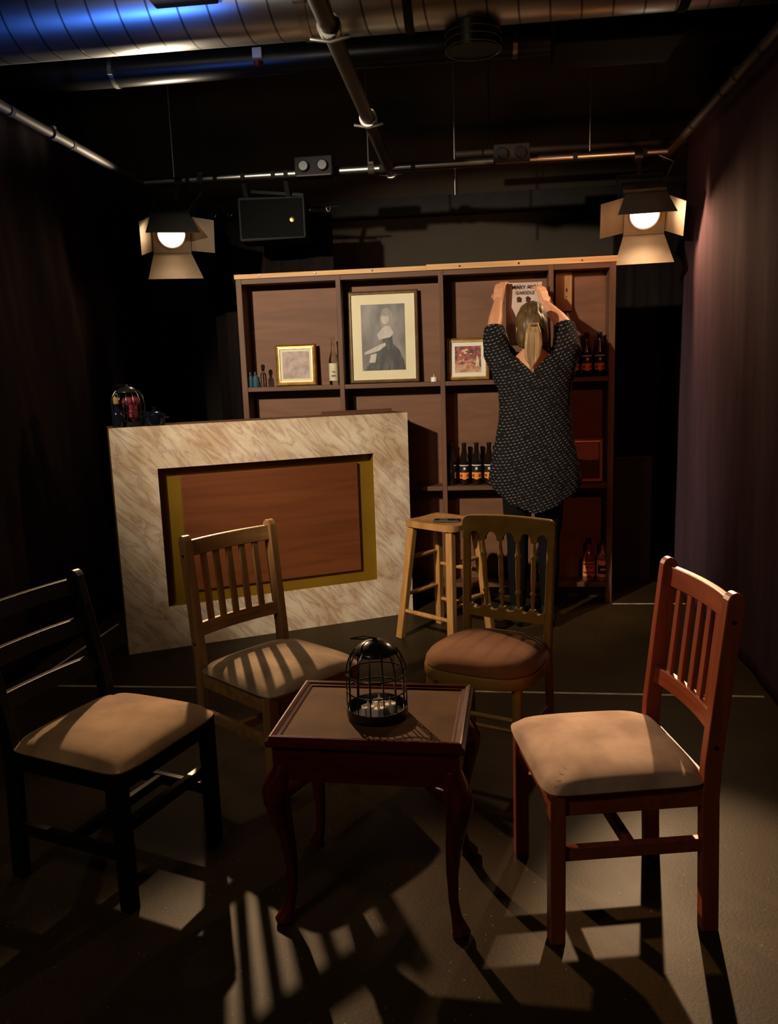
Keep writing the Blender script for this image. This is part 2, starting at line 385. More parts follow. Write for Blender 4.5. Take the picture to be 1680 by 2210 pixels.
# ------------------------------------------------------------------ room shell
M_wallb = mat('dark_wall_paint', (.042, .033, .022), (.050, .039, .027), rough=.9, scale=(2, 2, 2))
M_wallk = mat('black_wall_paint', (.016, .014, .012), (.020, .018, .015), rough=.9, scale=(2, 2, 2))
b = B(); box2(b, (-3.4, -2.2, -.1), (2.4, 7.1, 0)); struct('floor', b, M_floor)
b = B(); box2(b, (-3.4, -2.2, 3.95), (2.4, 7.1, 4.05)); struct('ceiling', b, M_wallk)
b = B(); box2(b, (-3.4, 7.0, 0), (2.4, 7.1, 3.95)); struct('wall_back', b, M_wallb)
b = B(); box2(b, (-3.4, -2.2, 0), (-3.3, 7.0, 3.95)); struct('wall_left', b, M_wallk)
b = B(); box2(b, (2.3, -2.2, 0), (2.4, 7.0, 3.95)); struct('wall_right', b, M_wallk)
b = B(); box2(b, (-3.3, -2.2, 0), (2.3, -2.1, 3.95)); struct('wall_front', b, M_wallk)
b = B(); box2(b, (-3.3, 6.86, 2.72), (2.3, 7.0, 2.86)); struct('trim_1', b, M_blackmatte)     # dark pelmet on the back wall

def drape(name, p, q, z0, z1, m, folds, amp, seed, label, nx=160, nz=40, lean=0.0, group=None):
    p, q = Vector((p[0], p[1], 0)), Vector((q[0], q[1], 0)); d = (q-p); L = d.length; d.normalize(); n = Vector((d.y, -d.x, 0))
    b = B(); grid = []
    for j in range(nz+1):
        v = j/nz; row = []
        for i in range(nx+1):
            u = i/nx; z = z0+(z1-z0)*v
            s = u*folds + lean*(1-v)
            a = amp*(.45+.55*(1-v))
            w = noise.noise((s*1.0+seed, v*.55, seed))*1.5 + .5*noise.noise((s*2.6+seed*2, v*.8+3, seed))
            w += .12*noise.noise((s*6, v*9, seed+5))
            row.append(b.verts.new(p + d*(u*L) + n*(a*w) + Vector((0, 0, z))))
        grid.append(row)
    for j in range(nz):
        for i in range(nx):
            b.faces.new((grid[j][i], grid[j][i+1], grid[j+1][i+1], grid[j+1][i]))
    o = obj(name, b, m, smooth=True)
    s = o.modifiers.new('s', 'SOLIDIFY'); s.thickness = .004
    return tag(o, label, 'curtain', group)
drape('stage_curtain', (-2.36, 5.62), (-2.36, .6), .0, 2.84, M_curt3, 13, .075, 3.1, 'long plum drape darkened for shade hanging along the left side of the stage', lean=1.4)
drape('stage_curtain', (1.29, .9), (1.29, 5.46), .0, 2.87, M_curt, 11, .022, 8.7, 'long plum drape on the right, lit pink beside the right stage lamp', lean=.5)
dc = drape('stage_curtain', (-1.92, 5.98), (-1.02, 5.98), .02, 2.62, M_curt2, 9, .05, 5.5, 'short black drape hung on hooks behind the shelf unit, beside the loudspeaker', nx=90)
drape('stage_curtain', (.98, 6.25), (1.75, 6.25), .0, 2.62, M_curt2, 6, .04, 2.2, 'added black drape keeping the gap dark behind the box right of the shelf', nx=80)  # added sheet, hides the lit back wall so the gap stays dark
for i in range(8):
    x = -1.88+i*.12
    t_ = B(); tube(t_, [(x+.014*math.cos(a), 5.98, 2.635+.016*math.sin(a)) for a in [k*PI/5 for k in range(11)]], .003, 6)
    obj('curtain_ring', t_, M_steel, dc, True)
b = B(); tube(b, [(-1.98, 5.98, 2.648), (-.95, 5.98, 2.648)], .006, 8)
obj('curtain_wire', b, M_blackmetal, dc, True)

# ------------------------------------------------------------------ pipes, ducts, rods overhead
def pipe(name, p, q, r, m, label, bands=(), bm_=None, cat='pipe', clamps=()):
    p, q = Vector(p), Vector(q); mid = (p+q)/2
    t = thing(name, label, cat, p)
    b = B(); tube(b, [Vector((0, 0, 0)), q-p], r, 20); obj('tube', b, m, t, True)
    d = (q-p)
    for f in bands:
        b = B(); c = d*f; e = d.normalized()*.014; tube(b, [c-e, c+e], r*1.1, 16); obj('tape_band', b, M_blackmatte, t, True)
    for f in clamps:
        b = B(); c = d*f; e = d.normalized()*.02; tube(b, [c-e, c+e], r*1.22, 16)
        box(b, c+Vector((0, 0, r*1.25)), (.03, .03, .02)); obj('clamp', b, M_steeldim, t, False)
    return t
PZ = 2.76
pipe('lighting_bar', (-2.17, 5.45, PZ), (1.19, 5.45, PZ), .026, M_steel, 'long steel lighting bar across the back carrying both stage lamps',
     bands=(.09, .145, .20, .26, .285, .33, .385, .47, .53, .83, .955), clamps=(.115, .45))
pipe('curtain_bar', (-2.185, .6, PZ), (-2.185, 5.6, PZ), .024, M_steeldim, 'steel bar above the left drape running to the back corner', bands=(.55, .66, .78, .88), clamps=(.74,))
pipe('curtain_bar', (1.195, .6, PZ), (1.195, 5.6, PZ), .024, M_steeldim, 'steel bar beside the right drape running to the back corner', bands=(.64, .75, .86), clamps=(.71,))
dg_ = pipe('lighting_bar', (-.545, 2.2, 2.80), (-.548, 5.62, 2.765), .034, M_steeldim, 'brown painted bar crossing overhead from the camera to the back', clamps=())
for f in (.33, .66, .985):
    b = B(); tube(b, [(0, 3.42*f-.02, -.035*f), (0, 3.42*f+.02, -.035*f)], .046, 18); tube(b, [(-.075, 3.42*f, -.05), (0, 3.42*f, -.065), (.075, 3.42*f, -.05)], .008, 8)
    obj('clamp', b, M_steel, dg_, True)
cdt = pipe('conduit', (-.15, 6.02, 2.955), (1.45, 6.02, 2.955), .022, M_steeldim, 'thin red lit conduit above and behind the right half of the lighting bar')
for x in (.25, 1.35):
    b = B(); tube(b, [(x, 0, 0), (x, 0, .995)], .005, 8); obj('hanger', b, M_blackmetal, cdt, True)
# big spiral duct
t = thing('ventilation_duct', 'large galvanised spiral duct crossing the top of the picture, lit blue at left', 'duct', (0, 3.93, 3.2))
b = B(); tube(b, [(-3.28, 0, 0), (-1.5, 0, 0), (0, 0, 0), (1.5, 0, 0), (2.28, 0, 0)], .215, 48); obj('duct_pipe', b, M_duct, t, True)
for x in (-.74, -.28, .9):
    b = B(); tube(b, [(x-.02, 0, 0), (x+.02, 0, 0)], .222, 48, caps=False); box(b, (x, -.20, -.12), (.05, .03, .06)); obj('duct_strap', b, M_steel if x < -.5 else M_blackmatte, t, True)
b = B(); tube(b, [(.0, .06, -.12), (.0, .07, -.30)], .125, 32); obj('outlet', b, M_dark_duct, t, True)
for z in (-.235, -.265, -.298):
    b = B(); tube(b, [(.125*math.cos(a), .068+.125*math.sin(a), z) for a in [k*PI/16 for k in range(33)]], .003, 6); obj('outlet_ring', b, M_steel, t, True)
t = thing('ventilation_duct', 'narrower black duct running across behind the big spiral duct', 'duct', (0, 4.74, 3.2))
b = B(); tube(b, [(-3.28, 0, 0), (2.28, 0, 0)], .085, 32); obj('duct_pipe', b, M_dark_duct, t, True)
for x in (-2.0, -.72, .22):
    b = B(); tube(b, [(x-.012, 0, 0), (x+.012, 0, 0)], .09, 32); box(b, (x, -.085, -.03), (.025, .02, .035)); obj('duct_strap', b, M_steel, t, True)
b = B(); box(b, (-1.16, -.09, 0.0), (.05, .03, .05)); obj('sensor', b, M_white, t)
b = B(); lathe(b, [(0, -.02), (.018, -.018), (.02, 0), (0, .002)], (-1.16, -.1, -.045), 12); obj('sensor_light', b, M_lab_red, t, True)
for x, y, z, lab in ((-1.965, 5.45, PZ, 'thin steel rod holding the left end of the lighting bar'), (-.675, 5.45, PZ, 'thin steel rod beside the brown overhead bar'),
                     (-.13, 5.58, 2.6, 'thin steel rod right of the brown overhead bar'), (.71, 5.45, PZ, 'thin steel rod holding the right end of the lighting bar')):
    b = B(); tube(b, [(0, 0, 0), (0, 0, 3.95-z)], .006, 8)
    o = obj('hanging_rod', b, M_steel, None, True); o.location = (x, y, z); tag(o, lab, 'rod')
def socket_box(loc, label, s=.3):
    t = thing('socket_box', label, 'socket box', loc)
    b = B(); box(b, (0, 0, 0), (s, .10, .12)); obj('housing', b, M_blackmatte, t, bevel=.008)
    for x in (-.25*s, .25*s):
        b = B(); lathe(b, [(.034, 0), (.034, .02), (.028, .025), (0, .025)], (0, 0, 0), 16)
        o = obj('socket', b, M_blackmetal, t, True); o.location = (x, -.05, .0); o.rotation_euler = (PI/2, 0, 0)
    b = B(); box(b, (0, -.052, -.055), (s*.9, .006, .008)); obj('trim_strip', b, M_steeldim, t)
socket_box((-1.22, 3.66, 3.12), 'black twin socket box fixed to the big spiral duct', .28)
socket_box((-1.01, 5.37, PZ+.01), 'black twin socket box on the middle of the lighting bar, above the loudspeaker', .24)
socket_box((.225, 5.37, PZ+.01), 'black twin socket box on the lighting bar, above the poster', .22)
# loudspeakers
t = thing('loudspeaker', 'black loudspeaker with gold badge hung behind the left end of the shelf', 'loudspeaker', (-1.34, 5.6, 2.50), .06)
b = B(); prism(b, [(-.22, -.14), (.22, -.13), (.22, .13), (-.22, .14)], .24); obj('cabinet', b, M_blackmatte, t, bevel=.01)
b = B(); box(b, (0, -.123, 0), (.41, .008, .24)); obj('grille', b, mat('grille_cloth', (.004, .004, .004), rough=.9, spec=.1), t)
b = B(); lathe(b, [(.016, 0), (.016, .004), (.006, .006), (0, .006)], (0, 0, 0), 16); o = obj('badge', b, M_brass, t, True); o.location = (.135, -.127, -.015); o.rotation_euler = (PI/2, 0, 0)
b = B(); bar(b, (-.18, 0, .13), (-.18, -.14, .285), .03, .01); bar(b, (.1, 0, .13), (.1, -.155, .285), .03, .01); bar(b, (-.2, .0, .2), (.2, .0, .16), .02, .02); obj('bracket', b, M_blackmatte, t)
t = thing('loudspeaker', 'large black box loudspeaker hanging at upper right with brass bolts', 'loudspeaker', (.68, 4.19, 3.0))
b = B(); box2(b, (-.29, 0, -.03), (.29, .36, .42)); obj('cabinet', b, M_blackmatte, t, bevel=.01)
for x, z in ((-.25, .19), (-.25, .075), (.25, .24)):
    b = B(); lathe(b, [(.014, 0), (.014, .006), (0, .009)], (0, 0, 0), 12); o = obj('bolt', b, M_brass, t, True); o.location = (x, 0, z); o.rotation_euler = (PI/2, 0, 0)
b = B(); tube(b, [(-.2, .2, .42), (-.2, .2, .95)], .01, 8); tube(b, [(.2, .2, .42), (.2, .2, .95)], .01, 8); obj('hanger', b, M_blackmetal, t, True)

# ------------------------------------------------------------------ stage lamps
def fresnel(loc, aim, label, roll=0.0, size=40, top=-30, sides=(40, 12), spill=12, duct_glow=30, wide=1.0):
    loc, aim = Vector(loc), Vector(aim)
    z = (aim-loc).normalized()                    # lamp axis, lens at origin looking along +z
    x = Vector((0, 0, 1)).cross(z).normalized()*-1; y = z.cross(x)   # y up-ish
    if y.z < 0: x, y = -x, -y
    t = bpy.data.objects.new('stage_lamp', None); COL.objects.link(t)
    m = Matrix((x, y, z)).transposed()
    t.location = loc; t.rotation_euler = (m @ Matrix.Rotation(roll, 3, 'Z')).to_euler()
    tag(t, label, 'stage lamp', 'stage lamps on the back bar')
    b = B(); lathe(b, [(.085, -.02), (.105, -.03), (.115, -.08), (.115, -.24), (.095, -.28), (0, -.28)], seg=32)
    box(b, (0, .0, -.16), (.25, .25, .16)); obj('housing', b, M_blackmetal, t, True)
    b = B(); lathe(b, [(0, .0), (.05, -.003), (.083, -.012)], seg=40); obj('lens', b, M_lens, t, True)
    b = B(); lathe(b, [(.084, -.02), (.084, .004), (.094, .006), (.098, .0), (.098, -.02)], seg=40); obj('lens_rim', b, M_rim, t, True)
    b = B()                                        # square bezel with a round hole
    hole = [b.verts.new((.098*math.cos(2*PI*k/40), .098*math.sin(2*PI*k/40), -.004)) for k in range(40)]
    sq = []
    for k in range(40):
        a = 2*PI*k/40; s = .118/max(abs(math.cos(a)), abs(math.sin(a))); sq.append(b.verts.new((s*math.cos(a), s*math.sin(a), -.004)))
    for k in range(40): b.faces.new((hole[k], hole[(k+1) % 40], sq[(k+1) % 40], sq[k]))
    o = obj('bezel', b, M_door, t); s_ = o.modifiers.new('s', 'SOLIDIFY'); s_.thickness = .012
    def door(nm, ang, opening, L, w0, w1, fold=0):
        b = B()
        hd = Vector((math.cos(ang), math.sin(ang), 0)); sd = Vector((-math.sin(ang), math.cos(ang), 0))
        dirn = Vector((0, 0, 1))*math.cos(opening) + hd*math.sin(opening)
        o0 = hd*.12
        pts = [o0 - sd*w0/2, o0 + sd*w0/2, o0 + dirn*L + sd*w1/2, o0 + dirn*L - sd*w1/2]
        nrm = (hd*math.cos(opening) - Vector((0, 0, 1))*math.sin(opening))*.003
        a_ = [b.verts.new(p_) for p_ in pts]; c_ = [b.verts.new(p_+nrm) for p_ in pts]
        b.faces.new(a_); f_ = b.faces.new(c_[::-1]); f_.material_index = 1
        for k in range(4): b.faces.new((a_[(k+1) % 4], a_[k], c_[k], c_[(k+1) % 4]))
        bmesh.ops.recalc_face_normals(b, faces=b.faces)
        obj(nm, b, None, t, mats=[M_door, M_blackmatte])
    door('barn_door', -PI/2, math.radians(38), .20, .235, .34)
    door('barn_door', PI/2, math.radians(top), .17, .235, .33)
    door('barn_door', 0, math.radians(sides[0]), .165, .21, .20)
    door('barn_door', PI, math.radians(sides[1]), .165, .21, .20)
    # yoke and hook clamp
    b = B(); inv = m.inverted()
    topw = inv @ (Vector((loc.x, 5.45, PZ-.02)) - loc)
    c = Vector((0, 0, -.16))
    for sx in (-1, 1):
        bar(b, c+Vector((sx*.135, 0, 0)), c+Vector((sx*.135, 0, 0)) + (topw-c)*.62, .03, .006, (1, 0, 0))
    bar(b, c+Vector((-.135, 0, 0)) + (topw-c)*.62, c+Vector((.135, 0, 0)) + (topw-c)*.62, .03, .006, (topw-c).normalized())
    bar(b, c+(topw-c)*.62, topw, .035, .025, (1, 0, 0))
    obj('yoke', b, M_blackmetal, t)
    b = B(); e = inv @ Vector((1, 0, 0))
    tube(b, [topw-e*.025, topw+e*.025], .04, 16); obj('hook_clamp', b, M_blackmetal, t, True)
    b = B(); tube(b, [c+Vector((.1, .05, -.1)), c+Vector((.2, .1, -.12))+(topw-c)*.4, topw+e*.12], .004, 6); obj('safety_cable', b, M_steel, t, True)
    l = bpy.data.lights.new('lamp_beam', 'SPOT'); l.energy = LAMP_W; l.color = WARM; l.spot_size = math.radians(size); l.spot_blend = .4; l.shadow_soft_size = .028
    lo = bpy.data.objects.new('lamp_beam', l); COL.objects.link(lo); look(lo, loc+z*.045, aim); lo.scale = (wide, 1, 1)
    l2 = bpy.data.lights.new('lamp_spill', 'SPOT'); l2.energy = spill; l2.color = WARM; l2.spot_size = math.radians(150); l2.spot_blend = .3; l2.shadow_soft_size = .06
    lo = bpy.data.objects.new('lamp_spill', l2); COL.objects.link(lo); look(lo, loc+z*.02, aim)
    l3 = bpy.data.lights.new('added_duct_glow', 'SPOT'); l3.energy = duct_glow; l3.color = (1.0, .82, .58); l3.spot_size = math.radians(80); l3.spot_blend = .6; l3.shadow_soft_size = .06  # added spot aimed at the spiral duct to give it a pale streak
    lo = bpy.data.objects.new('added_duct_glow', l3); COL.objects.link(lo); look(lo, loc+y*.19-z*.12, loc+Vector((.15, -1.27, .85)))
    return t
fresnel(LAMP_L, AIM_L, 'lit stage lamp with barn doors at the left end of the back bar', 0.02, 37, -30, (56, 28), 12, 60, 1.4)
fresnel(LAMP_R, AIM_R, 'lit stage lamp with barn doors at the right end, beside the pink lit drape', 0.0, 38, -24, (33, 57), 62, .5, .60)

# ------------------------------------------------------------------ shelf unit
SX = [-1.485, -.844, -.216, .441, .818]; SY, SD, SH = 5.07, .15, 2.075
t = thing('shelf_unit', 'tall brown wooden shelf unit with four bays against the back of the stage', 'shelf unit', (0, SY, 0))
TW = .030
for i, x in enumerate(SX):
    w = .036 if i in (0, 4) else TW
    xx = x+w/2 if i == 0 else x-w/2 if i == 4 else x
    b = B(); box2(b, (xx-w/2, 0, 0), (xx+w/2, SD, SH)); obj('upright', b, M_frame, t, bevel=.002)
ZS = (1.412, .759, .130)
for z in ZS:
    for i in range(4):
        a = SX[i] + (.036 if i == 0 else TW/2); c = SX[i+1] - (.036 if i == 3 else TW/2)
        b = B(); box2(b, (a, .004, z-.028), (c, SD, z)); obj('shelf_board', b, M_framex, t, bevel=.002)
b = B(); box2(b, (SX[0], .004, SH-.03), (SX[4], SD, SH)); obj('top_rail', b, M_framex, t)
for i in range(4):
    b = B(); box2(b, (SX[i]+.005, SD, 0), (SX[i+1]-.005, SD+.012, SH-.002)); obj('back_panel', b, M_shelfwood, t)
b = B(); box2(b, (SX[0]-.006, -.006, SH), (-.30, .05, SH+.028)); obj('top_batten', b, M_pinelight, t, bevel=.002)
b = B(); box2(b, (-.30, -.008, SH), (SX[4]+.006, .05, SH+.034)); obj('top_batten', b, M_pinelight, t, bevel=.002)
for x in (-1.33, -.98, -.63, -.1, .25, .62):
    b = B(); lathe(b, [(.006, 0), (.006, .002), (0, .0025)], (0, 0, 0), 10); o = obj('screw', b, M_blackmetal, t, True); o.location = (x, -.008, SH+.016); o.rotation_euler = (PI/2, 0, 0)
# pine board hanging in the narrow bay
t = thing('pine_board', 'short pine board with a dark keyhole, upright in the narrow top bay', 'board', (.527, SY+SD-.03, 1.81))
b = B(); box2(b, (-.05, 0, 0), (.05, .028, .235)); obj('plank', b, M_pine, t, bevel=.003)
b = B(); lathe(b, [(.006, 0), (.006, .003), (0, .003)], (0, 0, 0), 12, sy=2.0); o = obj('keyhole', b, M_black, t, True); o.location = (.016, 0, .125); o.rotation_euler = (PI/2, 0, 0)
b = B(); lathe(b, [(.004, 0), (.004, .003), (0, .003)], (0, 0, 0), 12); o = obj('keyhole', b, M_black, t, True); o.location = (.015, 0, .085); o.rotation_euler = (PI/2, 0, 0)

# ------------------------------------------------------------------ pictures
def frame(name, label, x0, x1, z0, h, y, m, mm, fw_, mw, paint, depth=.02, lean=.035, m2=None):
    w = x1-x0
    t = thing(name, label, 'picture', ((x0+x1)/2, y, z0)); t.rotation_euler = (-lean, 0, 0)
    for nm, sh in (('frame', 0),):
        b = B(); prof = [(0, 0), (fw_*.25, -depth*1.0), (fw_*.6, -depth*.75), (fw_, -depth*.85), (fw_, -depth*.3)]
        corners = [(-w/2, 0, 1, 1), (w/2, 0, -1, 1), (w/2, h, -1, -1), (-w/2, h, 1, -1)]
        rings = [[b.verts.new((cx+sx*o_, d, cz+sz*o_)) for o_, d in prof] for cx, cz, sx, sz in corners]
        for k in range(4):
            A, C_ = rings[k], rings[(k+1) % 4]
            for j in range(len(prof)-1): b.faces.new((A[j], C_[j], C_[j+1], A[j+1]))
        flatpoly(b, [(-w/2, 0), (w/2, 0), (w/2, h), (-w/2, h)], .001)
        bmesh.ops.recalc_face_normals(b, faces=b.faces); obj('frame', b, m, t)
    b = B(); iw, ih = w-2*fw_, h-2*fw_
    box2(b, (-iw/2, -depth*.32, fw_), (iw/2, -depth*.1, h-fw_)); obj('mat_board', b, mm, t)
    if m2:
        b = B(); g = .006
        for a_, c_ in (((-iw/2, fw_), (iw/2, fw_+g)), ((-iw/2, h-fw_-g), (iw/2, h-fw_)), ((-iw/2, fw_), (-iw/2+g, h-fw_)), ((iw/2-g, fw_), (iw/2, h-fw_))):
            box2(b, (a_[0], -depth*.8, a_[1]), (c_[0], -depth*.3, c_[1]))
        obj('inner_slip', b, m2, t)
    pw, ph = iw-2*mw[0], ih-mw[1]-mw[2]
    b = B(); mats = paint(b, pw, ph, -depth*.36)
    o = obj('print', b, None, t, mats=mats); o.location = (0, 0, fw_+mw[2])
    return t
def circ(cx, cz, rx, rz, n=20, a0=0, a1=2*PI): return [(cx+rx*math.cos(a0+(a1-a0)*k/n), cz+rz*math.sin(a0+(a1-a0)*k/n)) for k in range(n)]
M_p1 = mat('print_grey_rose', '8d7f76', 'b09a92', rough=.6, scale=(22, 22, 22), detail=6, ramp=(.38, .62))
M_p2a = mat('print_purple_red', '3e2436', 'a3523a', rough=.5, scale=(34, 34, 34), detail=6, ramp=(.4, .6), coat=.4)
M_p2b = mat('print_rose_path', '9a5a40', 'c09a78', rough=.5, scale=(40, 40, 40), detail=5, coat=.4)
M_p2c = mat('print_pale_glow', 'b09a72', 'd0c4a4', rough=.5, scale=(40, 40, 40), coat=.4)
M_p3a = mat('print_sky', 'a06a50', 'b07a60', rough=.6, scale=(14, 14, 14), detail=4)
M_p3b = mat('print_land', '3a1812', '4a2018', rough=.6, scale=(24, 24, 24), detail=5)
M_p4a = mat('print_backdrop', '4c4846', '7d7773', rough=.5, scale=(9, 9, 4), detail=5, coat=.5)
M_p4b = mat('print_dark_dress', '1d1c1d', '55524f', rough=.5, scale=(60, 60, 12), detail=4, ramp=(.45, .75), coat=.5)
M_p4c = mat('print_pale', '9b928a', 'b3aaa0', rough=.5, scale=(30, 30, 12), detail=5, coat=.5)
M_p4d = mat('print_mid', '6e6763', '857d77', rough=.5, scale=(20, 20, 8), detail=5, coat=.5)
def rect(w, h): return [(-w/2, 0), (w/2, 0), (w/2, h), (-w/2, h)]
def paint1(b, w, h, y):
    flatpoly(b, rect(w, h), y); return [M_p1]
def paint2(b, w, h, y):
    flatpoly(b, rect(w, h), y, 0)
    flatpoly(b, [(-w*.5, 0), (w*.5, 0), (w*.5, h*.18), (w*.1, h*.36), (-w*.3, h*.3), (-w*.5, h*.34)], y-.0004, 1)
    for cx, cz, r_ in ((-.16, .82, .07), (-.10, .74, .05), (-.06, .86, .05), (.12, .7, .04), (-.3, .66, .04)): flatpoly(b, circ(w*cx, h*cz, w*r_*1.2, h*r_*.7), y-.0004, 2)
    for k in range(7): flatpoly(b, circ(w*(-.4+.11*k), h*(.40+.03*(k % 3)), w*.05, h*.06), y-.0006, 1)
    flatpoly(b, [(w*.28, h*.2), (w*.44, h*.2), (w*.42, h*.46), (w*.38, h*.62), (w*.33, h*.62), (w*.31, h*.42)], y-.0008, 2)
    return [M_p2a, M_p2b, M_p2c]
def paint3(b, w, h, y):
    flatpoly(b, rect(w, h), y, 0)
    flatpoly(b, [(-w/2, 0), (w/2, 0), (w/2, h*.52), (w*.2, h*.5), (-w*.1, h*.54), (-w/2, h*.5)], y-.0004, 1)
    flatpoly(b, [(-w*.3, h*.38), (-w*.14, h*.38), (-w*.16, h*.56), (-w*.22, h*.66), (-w*.28, h*.56)], y-.0008, 0)
    bar(b, (-w*.34, y-.001, h*.72), (-w*.08, y-.001, h*.56), .004, .0006, (0, 1, 0)); bar(b, (-w*.34, y-.001, h*.54), (-w*.08, y-.001, h*.74), .004, .0006, (0, 1, 0))
    return [M_p3a, M_p3b]
def paint4(b, w, h, y):
    # plain stand-in: a seated lady in a pale veil and a dark gown
    flatpoly(b, rect(w, h), y, 0)
    flatpoly(b, [(-w*.08, h*.80), (0, h*.93), (w*.10, h*.95), (w*.2, h*.88), (w*.3, h*.6), (w*.42, h*.3), (w*.48, h*.04), (w*.2, h*.1), (0, h*.5)], y-.0004, 3)   # veil
    flatpoly(b, [(-w*.46, 0), (w*.49, 0), (w*.46, h*.14), (w*.36, h*.3), (w*.22, h*.4), (w*.2, h*.52), (-w*.04, h*.52), (0, h*.38), (-w*.18, h*.28), (-w*.34, h*.1)], y-.0008, 1)  # gown
    flatpoly(b, [(-w*.14, h*.54), (-w*.02, h*.64), (w*.06, h*.68), (w*.16, h*.66), (w*.24, h*.56), (w*.16, h*.5), (0, h*.48), (-w*.1, h*.46)], y-.0012, 2)   # shoulders
    flatpoly(b, circ(w*.05, h*.78, w*.088, h*.085), y-.0014, 2)          # face
    flatpoly(b, circ(w*.06, h*.855, w*.10, h*.035), y-.0018, 3)          # hair
    flatpoly(b, [(-w*.44, h*.24), (-w*.1, h*.3), (w*.06, h*.38), (w*.04, h*.42), (-w*.16, h*.37), (-w*.44, h*.28)], y-.0016, 2)   # arm
    flatpoly(b, [(-w*.34, h*.12), (-w*.2, h*.12), (-w*.16, h*.26), (-w*.3, h*.24)], y-.0018, 2)
    return [M_p4a, M_p4b, M_p4c, M_p4d]
frame('framed_picture', 'small square gilt framed faded picture beside the tall clear bottle', -1.283, -1.017, ZS[0], .262, SY+.09, M_goldframe, M_matboard, .024, (.022, .022, .022), paint1, m2=M_palegilt)
frame('framed_portrait', 'large framed grey portrait of a veiled lady in wide cream mount', -.808, -.364, ZS[0], .57, SY+.10, M_bronze, M_matboard, .022, (.062, .062, .058), paint4, .022, .03)
frame('framed_picture', 'small gilt framed colourful street picture left of the person', -.193, .072, ZS[0], .262, SY+.09, M_goldframe, M_whitemat, .02, (.032, .032, .03), paint2, m2=M_palegilt)
frame('framed_picture', 'red lit framed landscape picture on the middle shelf right of the person', .52, .768, ZS[1], .272, SY+.09, M_redframe, M_p3b, .022, (.004, .004, .004), paint3)

# ------------------------------------------------------------------ bottles and small things on shelves
def patch(b, r, z0, z1, a0, a1, mi=0, n=12):
    rows = [[b.verts.new((r*math.cos(a0+(a1-a0)*k/n), r*math.sin(a0+(a1-a0)*k/n), z)) for k in range(n+1)] for z in (z0, z1)]
    for k in range(n):
        f = b.faces.new((rows[0][k], rows[0][k+1], rows[1][k+1], rows[1][k])); f.material_index = mi
FRONT = -PI/2
def beer(loc, label, rz=0, group=None):
    t = thing('beer_bottle', label, 'bottle', loc, rz, group)
    b = B(); lathe(b, [(0, 0), (.028, 0), (.031, .004), (.031, .135), (.029, .152), (.016, .212), (.0135, .235), (.0135, .246), (.015, .248), (.015, .256), (.0135, .258)], seg=28); obj('glass', b, M_bottle, t, True)
    b = B(); lathe(b, [(.0150, .252), (.0155, .262), (.012, .266), (0, .267)], seg=20); obj('crown_cap', b, M_cap, t, True)
    b = B(); r = .0315
    patch(b, r, .05, .128, FRONT-1.35, FRONT+1.35, 0); patch(b, r+.0004, .122, .128, FRONT-1.35, FRONT+1.35, 1)
    patch(b, r+.0004, .042, .080, FRONT-1.15, FRONT+1.15, 2); patch(b, r+.0004, .036, .042, FRONT-.35, FRONT+.35, 2)
    patch(b, r+.0008, .052, .068, FRONT-.95, FRONT-.45, 3, 6); patch(b, r+.0008, .052, .068, FRONT+.42, FRONT+.9, 3, 6)
    patch(b, r+.0008, .098, .112, FRONT-.2, FRONT+.2, 1, 6)
    obj('label', b, None, t, True, mats=[M_lab_black, M_lab_white, M_lab_orange, M_lab_red])
    return t
bb = beer((.738, SY+.075, ZS[0]), 'dark beer bottle on the top right shelf, nearest the end upright', 0, 'dark beer bottles on the shelves')
dup(bb, (.660, SY+.075, ZS[0]), .1, 'dark beer bottle on the top right shelf, second from the end upright')
dup(bb, (.584, SY+.075, ZS[0]), .15, 'dark beer bottle on the top right shelf, half hidden by the sleeve')
dup(bb, (-.176, SY+.075, ZS[1]), 1.9, 'dark beer bottle on the middle shelf turned away, beside the upright')
dup(bb, (-.094, SY+.07, ZS[1]), .05, 'dark beer bottle on the middle shelf with full label, second from the left upright')
dup(bb, (-.016, SY+.07, ZS[1]), -.05, 'dark beer bottle on the middle shelf with full label, third from the left upright')
dup(bb, (.062, SY+.07, ZS[1]), .0, 'dark beer bottle on the middle shelf half hidden by the dress')
def vial(loc, label):
    t = thing('vial', label, 'bottle', loc, 0, 'blue vials')
    b = B(); lathe(b, [(0, 0), (.014, 0), (.016, .003), (.016, .06), (.012, .072), (.008, .076), (.008, .082)], seg=20); obj('glass', b, M_blueglass, t, True)
    b = B(); lathe(b, [(.0105, .078), (.0105, .096), (.008, .099), (0, .099)], seg=18); obj('cap', b, M_cap, t, True)
    return t
v = vial((-1.440, SY+.045, ZS[0]), 'small blue vial with black cap at the far left end of the top shelf')
dup(v, (-1.405, SY+.04, ZS[0]), 0, 'small blue vial with black cap next to the corked clear bottle')
t = thing('corked_bottle', 'small clear bottle with dark stopper beside the blue vials', 'bottle', (-1.355, SY+.045, ZS[0]))
b = B(); lathe(b, [(0, .001), (.017, 0), (.020, .004), (.020, .068), (.016, .084), (.009, .092), (.009, .11), (.011, .112)], seg=22); obj('glass', b, M_clear, t, True)
b = B(); lathe(b, [(.008, .10), (.009, .112), (.0125, .118), (.0125, .136), (.006, .142), (0, .142)], seg=18); obj('stopper', b, M_cap, t, True)
t = thing('clear_bottle', 'tall clear glass bottle with worn cream label beside the large portrait', 'bottle', (-.905, SY+.07, ZS[0]))
b = B(); lathe(b, [(0, .004), (.026, 0), (.029, .006), (.029, .150), (.024, .172), (.012, .215), (.0105, .27), (.013, .272), (.013, .285), (.0115, .292), (.0105, .285)], seg=28); obj('glass', b, M_clear, t, True)
